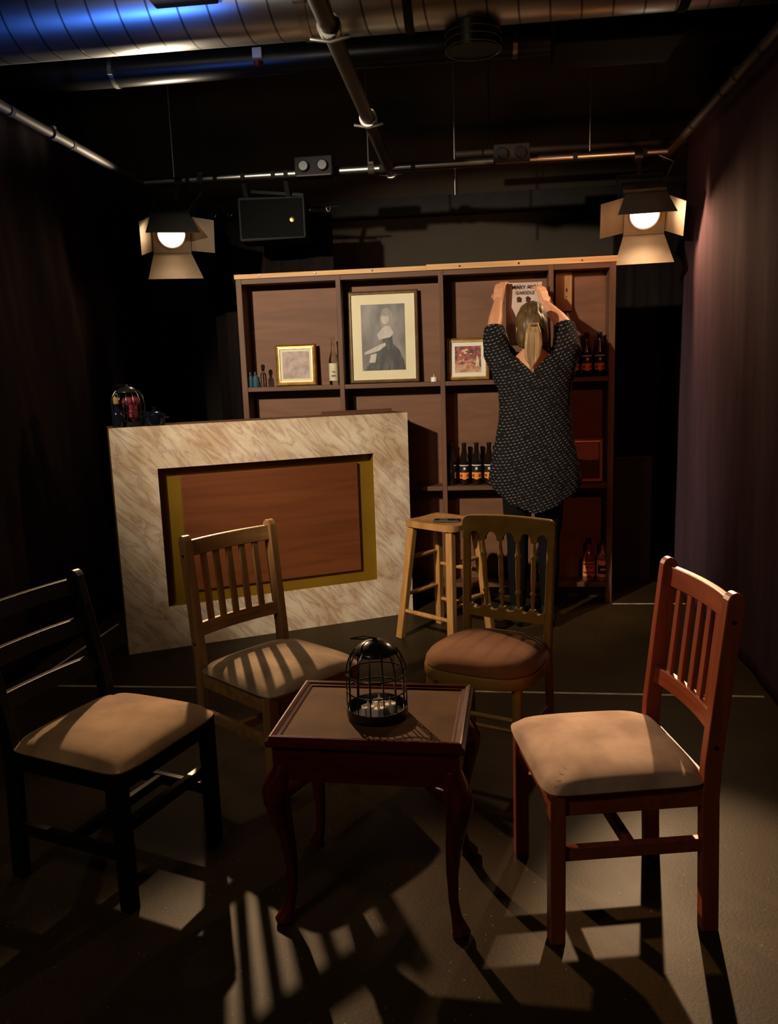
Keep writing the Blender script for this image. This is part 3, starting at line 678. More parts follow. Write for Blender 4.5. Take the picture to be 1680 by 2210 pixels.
b = B(); patch(b, .0297, .026, .134, FRONT-1.5, FRONT+1.5, 0); patch(b, .0301, .05, .062, FRONT-.4, FRONT+.55, 1, 8); patch(b, .0301, .075, .085, FRONT-.2, FRONT+.5, 1, 8)
obj('label', b, None, t, True, mats=[M_lab_cream, mat('label_print', '6e6a58', rough=.7)])
def tealight(loc, label, s=1.0, group=None):
    t = thing('tealight', label, 'candle', loc, random.uniform(0, 6), group)
    b = B(); lathe(b, [(0, 0), (.0185*s, 0), (.0192*s, .003), (.0192*s, .026*s), (.0165*s, .0275*s), (.014*s, .0245*s), (0, .0245*s)], seg=20); obj('wax_body', b, M_white, t, True)
    b = B(); lathe(b, [(.003, .022*s), (.005*s, .028*s), (.0035*s, .036*s), (.0006, .046*s), (0, .047*s)], seg=10); obj('flame_tip', b, M_lab_cream, t, True)
    return t
tl = tealight((-.272, SY+.045, ZS[0]), 'white tealight standing alone on the shelf right of the portrait')
def spirit(loc, label, alt):
    t = thing('spirit_bottle', label, 'bottle', loc)
    b = B(); lathe(b, [(0, 0), (.036, 0), (.040, .004), (.040, .145), (.036, .162), (.017, .185), (.0145, .215), (.0145, .25)], seg=26); obj('glass', b, M_amber, t, True)
    b = B(); lathe(b, [(.0165, .235), (.0165, .268), (.014, .27), (0, .27)], seg=18); obj('screw_cap', b, M_cap, t, True)
    b = B(); r = .0405
    if not alt:
        patch(b, r, .03, .125, FRONT-1.25, FRONT+1.25, 0)
        patch(b, r+.0004, .103, .116, FRONT-1.0, FRONT+1.0, 1); patch(b, r+.0004, .083, .095, FRONT-.6, FRONT-.05, 1, 6); patch(b, r+.0004, .083, .095, FRONT+.08, FRONT+.6, 1, 6)
        patch(b, r+.0004, .05, .06, FRONT-1.0, FRONT+1.0, 1); patch(b, r+.0004, .03, .038, FRONT-.3, FRONT+.3, 2, 6)
    else:
        patch(b, r, .03, .135, FRONT-1.25, FRONT+1.25, 0); patch(b, r+.0004, .05, .105, FRONT-.95, FRONT+1.3, 2)
        patch(b, r+.0008, .072, .086, FRONT-.5, FRONT+.6, 0)
    obj('label', b, None, t, True, mats=[M_lab_tan, M_lab_red, M_lab_black])
spirit((.683, SY+.075, ZS[2]), 'spirit bottle with tan and red label on the bottom shelf', False)
spirit((.770, SY+.06, ZS[2]), 'spirit bottle with dark label on the bottom shelf, by the end upright', True)
def wine(loc, label, rz=0):
    t = thing('wine_bottle', label, 'bottle', loc, rz, 'black bottles behind the green chair')
    b = B(); lathe(b, [(0, .004), (.034, 0), (.037, .006), (.037, .17), (.03, .2), (.015, .225), (.0135, .28), (.0155, .283), (.0155, .295), (.013, .3), (0, .3)], seg=26); obj('glass', b, M_winebottle, t, True)
    b = B(); patch(b, .0375, .05, .105, FRONT-.7, FRONT+.7, 0); obj('label', b, M_lab_tan, t, True)
    return t
wb = wine((.205, SY+.075, ZS[2]), 'black wine bottle on the bottom shelf left of the person wearing black leggings', 2.2)
dup(wb, (.385, SY+.075, ZS[2]), .2, 'black wine bottle on the bottom shelf right of the person wearing black leggings')

# ------------------------------------------------------------------ marble counter
FA = .4799; FX, FY, FW, FH = -1.9262, 4.0772, 1.695, 1.240; FD = .235
t = thing('bar_counter', 'cream marble effect bar front with a recessed gold and brown panel', 'counter', (FX, FY, 0), FA)
ox0, ox1, oz0, oz1 = .231, 1.472, .238, 1.010
b = B()
for a_, c_ in (((0, 0), (ox0, FH)), ((ox1, 0), (FW, FH)), ((ox0, 0), (ox1, oz0)), ((ox0, oz1), (ox1, FH))): box2(b, (a_[0], 0, a_[1]), (c_[0], .016, c_[1]))
bmesh.ops.remove_doubles(b, verts=b.verts, dist=1e-5)
obj('marble_front', b, M_marble, t)
b = B()
RD = .072
box2(b, (ox0-.012, .016, oz0-.012), (ox0, RD, oz1+.012)); box2(b, (ox1, .016, oz0-.012), (ox1+.012, RD, oz1+.012))
box2(b, (ox0, .016, oz0-.012), (ox1, RD, oz0)); box2(b, (ox0, .016, oz1), (ox1, RD, oz1+.012)); box2(b, (ox0-.012, RD, oz0-.012), (ox1+.012, RD+.012, oz1+.012))
obj('gold_recess', b, M_gold, t)
b = B(); box2(b, (.352, RD-.022, .300), (1.385, RD, .958)); obj('brown_panel', b, M_panel, t, bevel=.004)
b = B(); box2(b, (0, .016, 0), (.016, FD, FH-.018)); obj('side_panel', b, M_frame, t)
b = B(); box2(b, (FW-.016, .016, 0), (FW, FD, FH-.018)); obj('side_panel', b, M_frame, t)
b = B(); box2(b, (0, .016, FH-.018), (FW, FD, FH)); obj('counter_top', b, M_framex, t)
b = B(); box2(b, (1.22, FD-.06, FH), (FW-.03, FD-.04, FH+.02)); obj('top_ledge', b, M_framex, t)
def on_counter(u, d): return (FX+u*math.cos(FA)-d*math.sin(FA), FY+u*math.sin(FA)+d*math.cos(FA), FH)

# ------------------------------------------------------------------ bird cages
def cage(label, loc, r, h, n=14, rz=0):
    t = thing('birdcage', label, 'birdcage', loc, rz)
    hb, hw = h*.12, h*.56          # base wall, spring line of the dome
    b = B(); lathe(b, [(0, .002), (r, 0), (r+.003, .002), (r+.003, hb), (r, hb), (r-.001, .005), (0, .006)], seg=40); obj('base_tray', b, M_wire, t, True)
    for z in (h*.34, hw):
        b = B(); tube(b, [(r*math.cos(a), r*math.sin(a), z) for a in [k*PI/24 for k in range(49)]], .0022, 6); obj('ring', b, M_wire, t, True)
    hd = h-hw
    def dome(f): return (r*math.cos(f*PI/2), hw+hd*math.sin(f*PI/2))
    b = B(); prof = [dome(f) for f in (.44, .5, .6, .7, .8, .9, .97)] + [(0, h)]
    lathe(b, prof, seg=40); o = obj('dome_cap', b, M_wire, t, True); s = o.modifiers.new('s', 'SOLIDIFY'); s.thickness = .0015
    for k in range(n):
        a = 2*PI*(k+.3)/n
        pts = [(r, hb*.6), (r, hw)] + [dome(f) for f in (.15, .3, .42, .54)]
        b = B(); tube(b, [(p*math.cos(a), p*math.sin(a), z) for p, z in pts], .0021, 6); obj('bar', b, M_wire, t, True)
    b = B(); lathe(b, [(.007, h-.004), (.007, h+.004), (.003, h+.007), (0, h+.007)], seg=12)
    tube(b, [(-.0, .0, h+.006), (-.03, .012, h+.006), (-.068, 0, h+.002), (-.03, -.012, h+.005), (0, 0, h+.006)], .0018, 6); obj('handle', b, M_wire, t, True)
    return t
TX, TY, TA, TZ = -.3094, 1.9399, -.0493, .5513
cage('black wire birdcage with tealights on the dark red table', (-.293, 2.125, TZ-.004), .083, .215)
CT = (-.293, 2.125, TZ+.002)
for dx, dy, lab in ((-.022, -.028, 'white tealight inside the birdcage on the table, nearest left'), (.008, -.036, 'white tealight inside the birdcage on the table, nearest the front bars'),
                    (.036, -.006, 'white tealight inside the birdcage on the table, furthest right'), (.004, .012, 'white tealight inside the birdcage on the table, at the back')):
    dup(tl, (CT[0]+dx, CT[1]+dy, CT[2]), random.uniform(0, 6), lab)['group'] = 'tealights in the birdcage'
p = on_counter(.118, .140)
cage('black birdcage with a red cloth inside at the left end of the counter', p, .086, .215, rz=.4)
t = thing('red_cloth', 'bundle of red cloth inside the birdcage on the counter', 'cloth', (p[0]+.01, p[1]+.01, p[2]+.006))
b = B(); 
for q, rr in (((0, 0, .06), (.04, .04, .058)), ((.005, 0, .13), (.036, .034, .035)), ((-.02, -.01, .12), (.026, .024, .03)), ((.02, .01, .125), (.026, .024, .032))): ellip(b, q, rr)
b = fuse(b, .006, 2)
for v_ in b.verts: v_.co += v_.normal*.006*noise.noise(v_.co*60)
obj('folds', b, M_redcloth, t, True)
t = thing('corked_bottle', 'dark bottle with pale cork and wire loop in front of the counter birdcage', 'bottle', on_counter(.052, .035))
b = B(); lathe(b, [(0, 0), (.026, 0), (.029, .004), (.029, .07), (.022, .088), (.014, .096), (.0135, .116), (.016, .118), (.016, .124), (.012, .125)], seg=24); obj('glass', b, M_bluedark, t, True)
b = B(); lathe(b, [(.011, .118), (.0145, .126), (.0155, .15), (.013, .158), (0, .16)], seg=16); obj('cork', b, M_cork, t, True)
b = B(); tube(b, [(.011*math.cos(a), 0, .166+.012*math.sin(a)) for a in [-.6+k*(PI+1.2)/14 for k in range(15)]], .002, 6); obj('wire_loop', b, M_steel, t, True)
t = thing('casserole_pot', 'low navy enamel pot with lid on the counter beside the birdcage', 'pot', on_counter(.242, .055))
b = B(); lathe(b, [(0, 0), (.046, 0), (.053, .008), (.057, .05), (.058, .054)], seg=36); obj('pot_body', b, M_pot, t, True)
b = B(); lathe(b, [(.060, .052), (.060, .058), (.05, .068), (.03, .076), (.010, .079), (.006, .086), (.011, .094), (.008, .10), (0, .101)], seg=36); obj('lid', b, M_pot, t, True)
for s_ in (-1, 1):
    b = B(); tube(b, [(s_*.055, -.018, .04), (s_*.072, -.014, .043), (s_*.072, .014, .043), (s_*.055, .018, .04)], .005, 8); obj('handle', b, M_pot, t, True)

# ------------------------------------------------------------------ chairs
def cushion(w0, w1, d, z, h, over, rr=.035, crown=.03, n=28):
    """upholstered pad, w0 at front, w1 at back; front edge at y=-over"""
    b = B(); rows = []
    for j in range(n+1):
        row = []
        for i in range(n+1):
            u, v_ = i/n*2-1, j/n*2-1
            # round the plan corners
            uu, vv = u, v_
            e = max(abs(u), abs(v_))
            k = 1.0
            rad = (abs(u)**10+abs(v_)**10)**(1/10)
            if rad > 1e-6: k = e/rad
            w = w0+(w1-w0)*(v_+1)/2
            x = uu*k*w/2; y = -over + (vv*k+1)/2*d
            fall = (1-abs(u)**3.2)*(1-abs(v_)**3.2)
            zz = z+h*.10 + h*.90*max(fall, 0)**.5
            row.append(b.verts.new((x, y, zz)))
        rows.append(row)
    for j in range(n):
        for i in range(n): b.faces.new((rows[j][i], rows[j][i+1], rows[j+1][i+1], rows[j+1][i]))
    edge = rows[0] + [r_[n] for r_ in rows[1:]] + rows[n][n-1::-1] + [r_[0] for r_ in rows[n-1:0:-1]]
    low = [b.verts.new((v_.co.x*.985, v_.co.y, z)) for v_ in edge]
    m_ = len(edge)
    for i in range(m_): b.faces.new((edge[i], low[i], low[(i+1) % m_], edge[(i+1) % m_]))
    b.faces.new(low)
    bmesh.ops.recalc_face_normals(b, faces=b.faces)
    return b
def rear_leg(b, x, yb, top, rk, w=.032, dp=.046, seat=.43):
    """rear leg and back post in one: side profile extruded along x with a rounded top"""
    yt = yb+rk
    c = lambda z: yb + (rk*max(0, (z-seat)/(top-seat)) if z > seat else rk*.25*(seat-z)/seat)
    zs = [0, .2, seat-.05, seat+.05, (seat+top)/2, top-.03]
    fr = [(c(z)-dp/2, z) for z in zs]; bk = [(c(z)+dp/2, z) for z in zs]
    arc = [(c(top-.03)+dp/2*math.cos(a), top-.03+.03*math.sin(a)) for a in [k*PI/8 for k in range(1, 8)]]
    out = fr[:1]+bk[:1]+bk[1:]+arc+fr[:0:-1]
    m_ = Matrix(((0, 1, 0, x), (1, 0, 0, 0), (0, 0, 1, 0), (0, 0, 0, 1)))
    prism(b, out, w, m_)
    bmesh.ops.recalc_face_normals(b, faces=b.faces)
    return b
def slat_chair(label, loc, rz, mw, mx, ms, w=.389, d=.399, seat=.445, top=.924, rk=.05, ladder=False):
    t = thing('dining_chair', label, 'chair', (loc[0], loc[1], 0), rz)
    for s_ in (-1, 1):
        b = B(); box2(b, (s_*w/2-.02, -.02, 0), (s_*w/2+.02, .02, seat-.055)); box2(b, (s_*w/2-.02, -.02, seat-.055), (s_*w/2+.02, .02, seat-.022)); bmesh.ops.remove_doubles(b, verts=b.verts, dist=1e-5)
        obj('leg', b, mw, t, bevel=.003)
    yb = d
    cy = lambda z: yb + rk*max(0, (z-.43)/(top-.43))
    for s_ in (-1, 1):
        b = rear_leg(B(), s_*w/2, yb, top, rk); o = obj('back_post', b, mw, t, bevel=.003)
        for z in (.50+.02, top-.075):
            if not ladder:
                c = B(); lathe(c, [(.0055, 0), (.0055, .0015), (0, .0015)], seg=10); q = obj('screw_hole', c, M_black, o, True); q.location = (s_*(w/2+.016), cy(z), z); q.rotation_euler = (0, s_*PI/2, 0)
    b = B(); box2(b, (-w/2+.02, -.012, seat-.085), (w/2-.02, .012, seat-.024)); obj('seat_rail', b, mx, t)
    b = B(); box2(b, (-w/2+.02, yb-.012, seat-.085), (w/2-.02, yb+.012, seat-.024)); obj('seat_rail', b, mx, t)
    for s_ in (-1, 1):
        b = B(); box2(b, (s_*w/2-.011, .02, seat-.085), (s_*w/2+.011, yb-.02, seat-.024)); obj('seat_rail', b, mx, t)
    zst = .25 if not ladder else .17
    for s_ in (-1, 1):
        b = B(); box2(b, (s_*w/2-.011, .018, zst-.018), (s_*w/2+.011, yb-.01, zst+.018)); obj('stretcher', b, mx, t, bevel=.002)
    b = B(); box2(b, (-w/2+.01, d*.5-.011, zst-.016), (w/2-.01, d*.5+.011, zst+.016)); obj('stretcher', b, mx, t, bevel=.002)
    if ladder:
        b = B(); box2(b, (-w/2+.01, -.011, .25-.018), (w/2-.01, .011, .25+.018)); obj('stretcher', b, mx, t, bevel=.002)
    obj('seat', cushion(w+.062, w+.05, d+.035, seat-.024, .055, .035), ms, t, True)
    def rail(z0, z1, bow, th=.02):
        b = B(); n = 10; z = (z0+z1)/2; top_, bot_ = [], []
        for side in (-1, 1):
            for i in range(n+1):
                u = i/n*2-1; y = cy(z)+bow*(1-u*u)+side*th/2
                top_.append(b.verts.new((u*(w/2-.014), y+(cy(z1)-cy(z)), z1))); bot_.append(b.verts.new((u*(w/2-.014), y+(cy(z0)-cy(z)), z0)))
        m_ = n+1
        for i in range(n):
            b.faces.new((top_[i], top_[i+1], bot_[i+1], bot_[i])); b.faces.new((top_[m_+i+1], top_[m_+i], bot_[m_+i], bot_[m_+i+1]))
            b.faces.new((top_[i+1], top_[i], top_[m_+i], top_[m_+i+1])); b.faces.new((bot_[i], bot_[i+1], bot_[m_+i+1], bot_[m_+i]))
        for i in (0, n):
            b.faces.new((top_[i], bot_[i], bot_[m_+i], top_[m_+i]))
        bmesh.ops.recalc_face_normals(b, faces=b.faces); return b
    if ladder:
        for z1 in (top-.025, top-.155, top-.285):
            obj('back_rail', rail(z1-.05, z1, .012), mx, t, bevel=.002)
    else:
        obj('top_rail', rail(top-.080, top-.022, .018), mx, t, bevel=.003)
        obj('lower_rail', rail(.545, .595, .018), mx, t, bevel=.003)
        for i in range(5):
            u = (i-2)/2*.66; x = u*(w/2-.014); bw = .018*(1-u*u)
            b = B(); bar(b, (x, cy(.59)+bw, .588), (x, cy(top-.08)+bw, top-.072), .026, .011, (0, 1, 0)); obj('slat', b, mw, t, bevel=.002)
    return t
slat_chair('red stained slat back chair with pale suede seat at the right', (.148, 2.133), -1.388, M_red, M_redx, M_suede2, rk=.05)
mc = slat_chair('light pine slat back chair with striped light on its beige seat, before the counter', (-.598, 2.688), .9235, M_pine, M_pinex, M_suede, rk=.05)
b = B(); box(b, (.03, -.0125, .39), (.03, .001, .03)); obj('sticker', b, M_lab_cream, mc)
slat_chair('black ladder back chair with worn beige seat at the left edge', (-.945, 2.18), 1.25, M_black, M_black, M_suede3, w=.395, d=.405, seat=.448, top=.868, rk=.10, ladder=True)

# green gilt chair
GWt = .345; GS, GT, GD, GRK = .448, .924, .335, .03
t = thing('spindle_chair', 'gold green painted spindle back chair with rust velvet seat', 'chair', (-.035, 2.75, 0), -.402)
gy = lambda z: GD + GRK*max(0, (z-.43)/(GT-.43))
def gm(): return Matrix(((1, 0, 0, 0), (0, 1, 0, 0), (0, 0, 1, 0), (0, 0, 0, 1)))
hw_ = GWt/2+.016
# crest rail with scalloped underside, leaning with the posts
TF = (.20, .407, .615, .805); BF = (.255, .445, .635, .80)
def xs(f): return -GWt/2+f*GWt
out = []
ztop, zr = GT, .03
for k in range(7): a = PI-k*PI/12; out.append((-hw_+zr+zr*math.cos(a), ztop-zr+zr*math.sin(a)))
for k in range(1, 6): out.append((-hw_+zr+(2*hw_-2*zr)*k/6, ztop+.006*math.sin(PI*k/6)))
for k in range(7): a = PI/2-k*PI/12; out.append((hw_-zr+zr*math.cos(a), ztop-zr+zr*math.sin(a)))
edges = [-hw_+.03] + [xs(f) for f in TF] + [hw_-.03]
zlow, zarch = GT-.094, GT-.060
out.append((hw_, zlow)); 
for k in range(4, -1, -1):
    a_, c_ = edges[k]+.012, edges[k+1]-.012
    if k == 0: a_ = edges[0]
    if k == 4: c_ = edges[5]
    mid, hr = (a_+c_)/2, (c_-a_)/2
    for j in range(9): an = j*PI/8; out.append((mid+hr*math.cos(an), zlow+(zarch-zlow)*math.sin(an)**.8))
out.append((-hw_, zlow))
sh = Matrix(((1, 0, 0, 0), (0, 1, GRK/(GT-.43), 0), (0, 0, 1, 0), (0, 0, 0, 1))); sh.translation = (0, GD-.43*GRK/(GT-.43), 0)
b = prism(B(), out, .024, sh); bmesh.ops.recalc_face_normals(b, faces=b.faces); obj('crest_rail', b, M_green, t, bevel=.004)
out = [(-GWt/2+.012, .527), (GWt/2-.012, .521), (GWt/2-.012, .575)]
be = [-GWt/2+.012] + [xs(f) for f in BF] + [GWt/2-.012]
for k in range(4, -1, -1):
    mid, hr = (be[k]+be[k+1])/2, min((be[k+1]-be[k])/2-.012, .02)
    for j in range(9): an = j*PI/8; out.append((mid+hr*math.cos(an), .575-.017*math.sin(an)))
out.append((-GWt/2+.012, .575))
b = prism(B(), out, .022, sh); bmesh.ops.recalc_face_normals(b, faces=b.faces); obj('lower_rail', b, M_green, t, bevel=.003)
for f0, f1 in zip(BF, TF):
    x0, x1 = xs(f0), xs(f1); z0, z1 = .57, zlow+.004
    P = lambda s: (x0+(x1-x0)*s, gy(z0+(z1-z0)*s), z0+(z1-z0)*s)
    b = B(); tube(b, [P(s) for s in (0, .12, .2, .22, .25, .27, .3, .5, .7, .74, .76, .79, .81, .9, 1)], [.006, .007, .008, .0115, .0115, .008, .008, .0105, .0095, .009, .0125, .0125, .009, .007, .005], 12); obj('spindle', b, M_green, t, True)
for s_ in (-1, 1):
    b = B(); n = 8
    pts = [(s_*GWt/2*(.96 if z < .43 else .96+.04*(z-.43)/.4), gy(z)+(.05*(.43-z)/.43 if z < .43 else 0), z) for z in (0, .15, .3, .43, .55, .7, GT-.06)]
    tube(b, pts, [.012, .015, .017, .018, .0175, .017, .0165], 14); obj('back_post', b, M_green, t, True)
    b = B(); tube(b, [(s_*GWt/2*1.02, -.005, 0), (s_*GWt/2*.99, 0, .12), (s_*GWt/2*.97, .0, .3), (s_*GWt/2*.95, .01, .40)], [.012, .0155, .018, .02], 14); obj('leg', b, M_green, t, True)
    b = B(); tube(b, [(s_*GWt/2*.98, 0, .19), (s_*GWt/2*.97, GD+.02, .19)], .009, 10); obj('stretcher', b, M_green, t, True)
b = B(); tube(b, [(-GWt/2, -.002, .235), (GWt/2, -.002, .235)], .009, 10); obj('stretcher', b, M_green, t, True)
b = B(); tube(b, [(-GWt/2, GD*.5, .19), (GWt/2, GD*.5, .19)], .009, 10); obj('stretcher', b, M_green, t, True)
# rounded seat: green rim and velvet pad
def seat_out(k, grow=0):
    n = 48; o_ = []
    for i in range(n):
        a = 2*PI*i/n; c, s_ = math.cos(a), math.sin(a)
        e = 2.9
        r = (abs(c)**e+abs(s_)**e)**(-1/e)
        y = r*s_; w = .225+grow - .03*(y+1)/2
        o_.append((r*c*w, GD/2-.012+y*(GD/2+.045+grow)))
    return o_
b = B(); prof = [(0, .392), (1.0, .392), (1.012, .40), (1.012, .428), (1.0, .434), (0, .434)]
ring = seat_out(0)
def plan_loft(b, prof, ring, cy_):
    R = []
    for f, z in prof:
        if f == 0: R.append([b.verts.new((0, cy_, z))]*1)
        else: R.append([b.verts.new((x*f, cy_+(y-cy_)*f, z)) for x, y in ring])
    n = len(ring)
    for A, C_ in zip(R, R[1:]):
        for i in range(n):
            j = (i+1) % n
            if len(A) == 1: b.faces.new((A[0], C_[j], C_[i]))
            elif len(C_) == 1: b.faces.new((A[i], A[j], C_[0]))
            else: b.faces.new((A[i], A[j], C_[j], C_[i]))
    bmesh.ops.recalc_face_normals(b, faces=b.faces); return b
obj('seat_frame', plan_loft(b, prof, ring, GD/2-.012), M_green, t, True)
b = plan_loft(B(), [(.97, .43), (1.0, .440), (.985, .455), (.93, .472), (.8, .486), (.55, .495), (.25, .498), (0, .4985)], ring, GD/2-.012)
obj('seat', b, M_velvet, t, True)

# ------------------------------------------------------------------ stool
SC = Vector((-.200, 4.40, 0)); SA = -.66; SZ = .675
t = thing('bar_stool', 'tall wooden stool with four splayed legs beside the counter', 'stool', SC, SA)
b = B(); n = 24; rows = []
for j in range(n+1):
    row = []
    for i in range(n+1):
        u, v_ = i/n*2-1, j/n*2-1; e = max(abs(u), abs(v_)); rad = (abs(u)**7+abs(v_)**7)**(1/7); k = e/rad if rad > 1e-6 else 1
        dip = .012*(1-u*u)*(1-v_*v_)**.5 - .006*v_*v_
        row.append((u*k*.18, v_*k*.145, SZ-dip-(.006 if e > .97 else 0)))
    rows.append(row)
V1 = [[b.verts.new(p_) for p_ in r_] for r_ in rows]; V2 = [[b.verts.new((p_[0]*.985, p_[1]*.985, SZ-.036)) for p_ in r_] for r_ in rows]
for j in range(n):
    for i in range(n):
        b.faces.new((V1[j][i], V1[j][i+1], V1[j+1][i+1], V1[j+1][i])); b.faces.new((V2[j][i+1], V2[j][i], V2[j+1][i], V2[j+1][i+1]))
for i in range(n):
    b.faces.new((V1[0][i+1], V1[0][i], V2[0][i], V2[0][i+1])); b.faces.new((V1[n][i], V1[n][i+1], V2[n][i+1], V2[n][i]))
    b.faces.new((V1[i][0], V1[i+1][0], V2[i+1][0], V2[i][0])); b.faces.new((V1[i+1][n], V1[i][n], V2[i][n], V2[i+1][n]))
bmesh.ops.recalc_face_normals(b, faces=b.faces); obj('seat', b, M_stool, t, True)
LT = lambda sx, sy, z: Vector((sx*(.19-(.19-.135)*z/.64), sy*(.172-(.172-.105)*z/.64), z))
for sx in (-1, 1):
    for sy in (-1, 1):
        b = B(); bar(b, LT(sx, sy, 0), LT(sx, sy, .645), .042, .038, (0, 1, 0)); obj('leg', b, M_stool, t, bevel=.004)
for sx in (-1, 1):
    for z in (.25, .46):
        b = B(); pa, pb = LT(sx, -1, z), LT(sx, 1, z); tube(b, [pa, pa.lerp(pb, .3), pa.lerp(pb, .5), pa.lerp(pb, .7), pb], [.008, .0125, .014, .0125, .008], 12); obj('rung', b, M_stool, t, True)
for sy, zz in ((-1, (.16, )), (1, (.16, .38))):
    for z in zz:
        b = B(); pa, pb = LT(-1, sy, z), LT(1, sy, z); tube(b, [pa, pa.lerp(pb, .3), pa.lerp(pb, .5), pa.lerp(pb, .7), pb], [.010, .013, .014, .013, .010], 12); obj('rung', b, M_stool, t, True)
t = thing('mobile_phone', 'dark phone lying flat on the wooden stool seat', 'phone', (SC.x+.02, SC.y-.02, SZ-.012), -.1)
b = B(); box(b, (0, 0, .008), (.145, .07, .008)); obj('body', b, M_black, t, bevel=.003)
b = B(); box(b, (0, 0, .0124), (.135, .062, .0008)); obj('screen', b, mat('phone_screen', (.02, .015, .03), rough=.1), t)

# ------------------------------------------------------------------ red table
TWd, TDp = .52, .4075
t = thing('side_table', 'dark red mahogany side table with tray top and curved legs', 'table', (TX, TY, 0), TA)
b = B(); box2(b, (-TWd/2+.004, .004, TZ-.024), (TWd/2-.004, TDp-.004, TZ-.010)); obj('tray_panel', b, M_tray, t)
def moulding(w, d, m_, nm):
    prof = [(0, -.028), (-.003, -.024), (-.003, -.012), (.004, -.008), (.006, 0), (.010, .001), (.018, -.001), (.022, -.005), (.030, -.006), (.034, -.010), (.034, -.026)]
    cs = [(-w/2, 0, 1, 1), (w/2, 0, -1, 1), (w/2, d, -1, -1), (-w/2, d, 1, -1)]
    b = B(); rs = [[b.verts.new((cx+sx*o_, cy_+sy*o_, TZ+z)) for o_, z in prof] for cx, cy_, sx, sy in cs]
    for k in range(4):
        A, C_ = rs[k], rs[(k+1) % 4]
        for j in range(len(prof)): b.faces.new((A[j], C_[j], C_[(j+1) % len(prof)], A[(j+1) % len(prof)]))
    bmesh.ops.recalc_face_normals(b, faces=b.faces); obj(nm, b, m_, t)
moulding(TWd, TDp, M_mahog, 'tray_moulding')
AZ0, AZ1 = .425, TZ-.031
b = B()
box2(b, (-TWd/2+.012, .010, AZ0), (TWd/2-.012, .026, AZ1)); obj('apron', b, M_mahog, t, bevel=.002)
b = B(); box2(b, (-TWd/2+.012, TDp-.026, AZ0), (TWd/2-.012, TDp-.010, AZ1)); obj('apron', b, M_mahog, t, bevel=.002)
for s_ in (-1, 1):
    b = B(); box2(b, (s_*(TWd/2-.012), .026, AZ0), (s_*(TWd/2-.028), TDp-.026, AZ1)); obj('apron', b, M_mahog, t, bevel=.002)
b = B(); box2(b, (-TWd/2+.02, .016, AZ1-.002), (TWd/2-.02, TDp-.016, AZ1+.008)); obj('lid_underside', b, M_black, t)
for x in (-.125, .105):
    b = B(); box(b, (x, .009, AZ1-.004), (.05, .003, .008)); obj('hinge', b, M_mahogleg, t)
for sx in (-1, 1):
    for sy in (-1, 1):
        cx, cy_ = sx*(TWd/2-.035), TDp/2+sy*(TDp/2-.035)
        dx, dy = sx*.707, sy*.707
        path = [(.0, .46, .028), (.014, .425, .036), (.026, .395, .040), (.027, .365, .036), (.016, .31, .028), (.002, .24, .021), (-.006, .16, .0165), (-.004, .09, .014), (.008, .045, .015), (.02, .022, .022), (.026, .010, .027), (.026, 0, .022)]
        b = B(); tube(b, [(cx+dx*o_, cy_+dy*o_, z) for o_, z, _ in path], [r_ for _, _, r_ in path], 16); 
        o = obj('leg', b, M_mahogleg, t, True)
        # knee ears either side
        b = B()
        for ax in (0, 1):
            ex, ey = (-sx, 0) if ax == 0 else (0, -sy)
            tube(b, [(cx+dx*.012+ex*.02, cy_+dy*.012+ey*.02, .405), (cx+dx*.012+ex*.05, cy_+dy*.012+ey*.05, .416), (cx+dx*.010+ex*.075, cy_+dy*.010+ey*.075, .424)], [.03, .02, .008], 12)
        obj('knee_bracket', b, M_mahogleg, t, True)

# ------------------------------------------------------------------ floor tape, box at the back
def tape(p, q, label, w=.018):
    p, q = Vector(p), Vector(q); b = B(); L = (q-p).length; n = max(6, int(L/.05)); pr_ = []
    d = (q-p).normalized(); s_ = Vector((-d.y, d.x, 0))
    for i in range(n+1):
        c = d*(L*i/n); j = .0012*noise.noise((i*.9, p.x, 0))
        pr_.append((b.verts.new(c+s_*(w/2+j)+Vector((0, 0, .0012))), b.verts.new(c-s_*(w/2-j)+Vector((0, 0, .0012)))))
    for a_, c_ in zip(pr_, pr_[1:]): b.faces.new((a_[0], a_[1], c_[1], c_[0]))
    bmesh.ops.recalc_face_normals(b, faces=b.faces)
    o = obj('floor_tape', b, M_tape); o.location = p
    s = o.modifiers.new('s', 'SOLIDIFY'); s.thickness = .001
    tag(o, label, 'tape', 'white tape marks on the floor')
tape((-2.197, 3.628, 0), (-1.22, 3.625, 0), 'white tape strip on the floor behind the black chair')
tape((-.30, 3.617, 0), (1.25, 3.583, 0), 'white tape strip on the floor running to the right drape')
tape((-2.25, 3.80, 0), (-2.235, 4.62, 0), 'white tape strip on the floor slanting away left of the counter')
tape((.82, 5.04, 0), (1.262, 5.04, 0), 'white tape strip on the floor right of the shelf unit')
t = thing('storage_box', 'black box standing in the dark gap right of the shelf', 'box', (1.04, 5.62, 0))
b = B(); box2(b, (-.125, 0, 0), (.125, .3, .84)); obj('body', b, M_blackmatte, t, bevel=.006)
b = B(); box2(b, (-.13, -.005, .84), (.13, .305, .86)); obj('lid', b, M_blackmetal, t, bevel=.003)

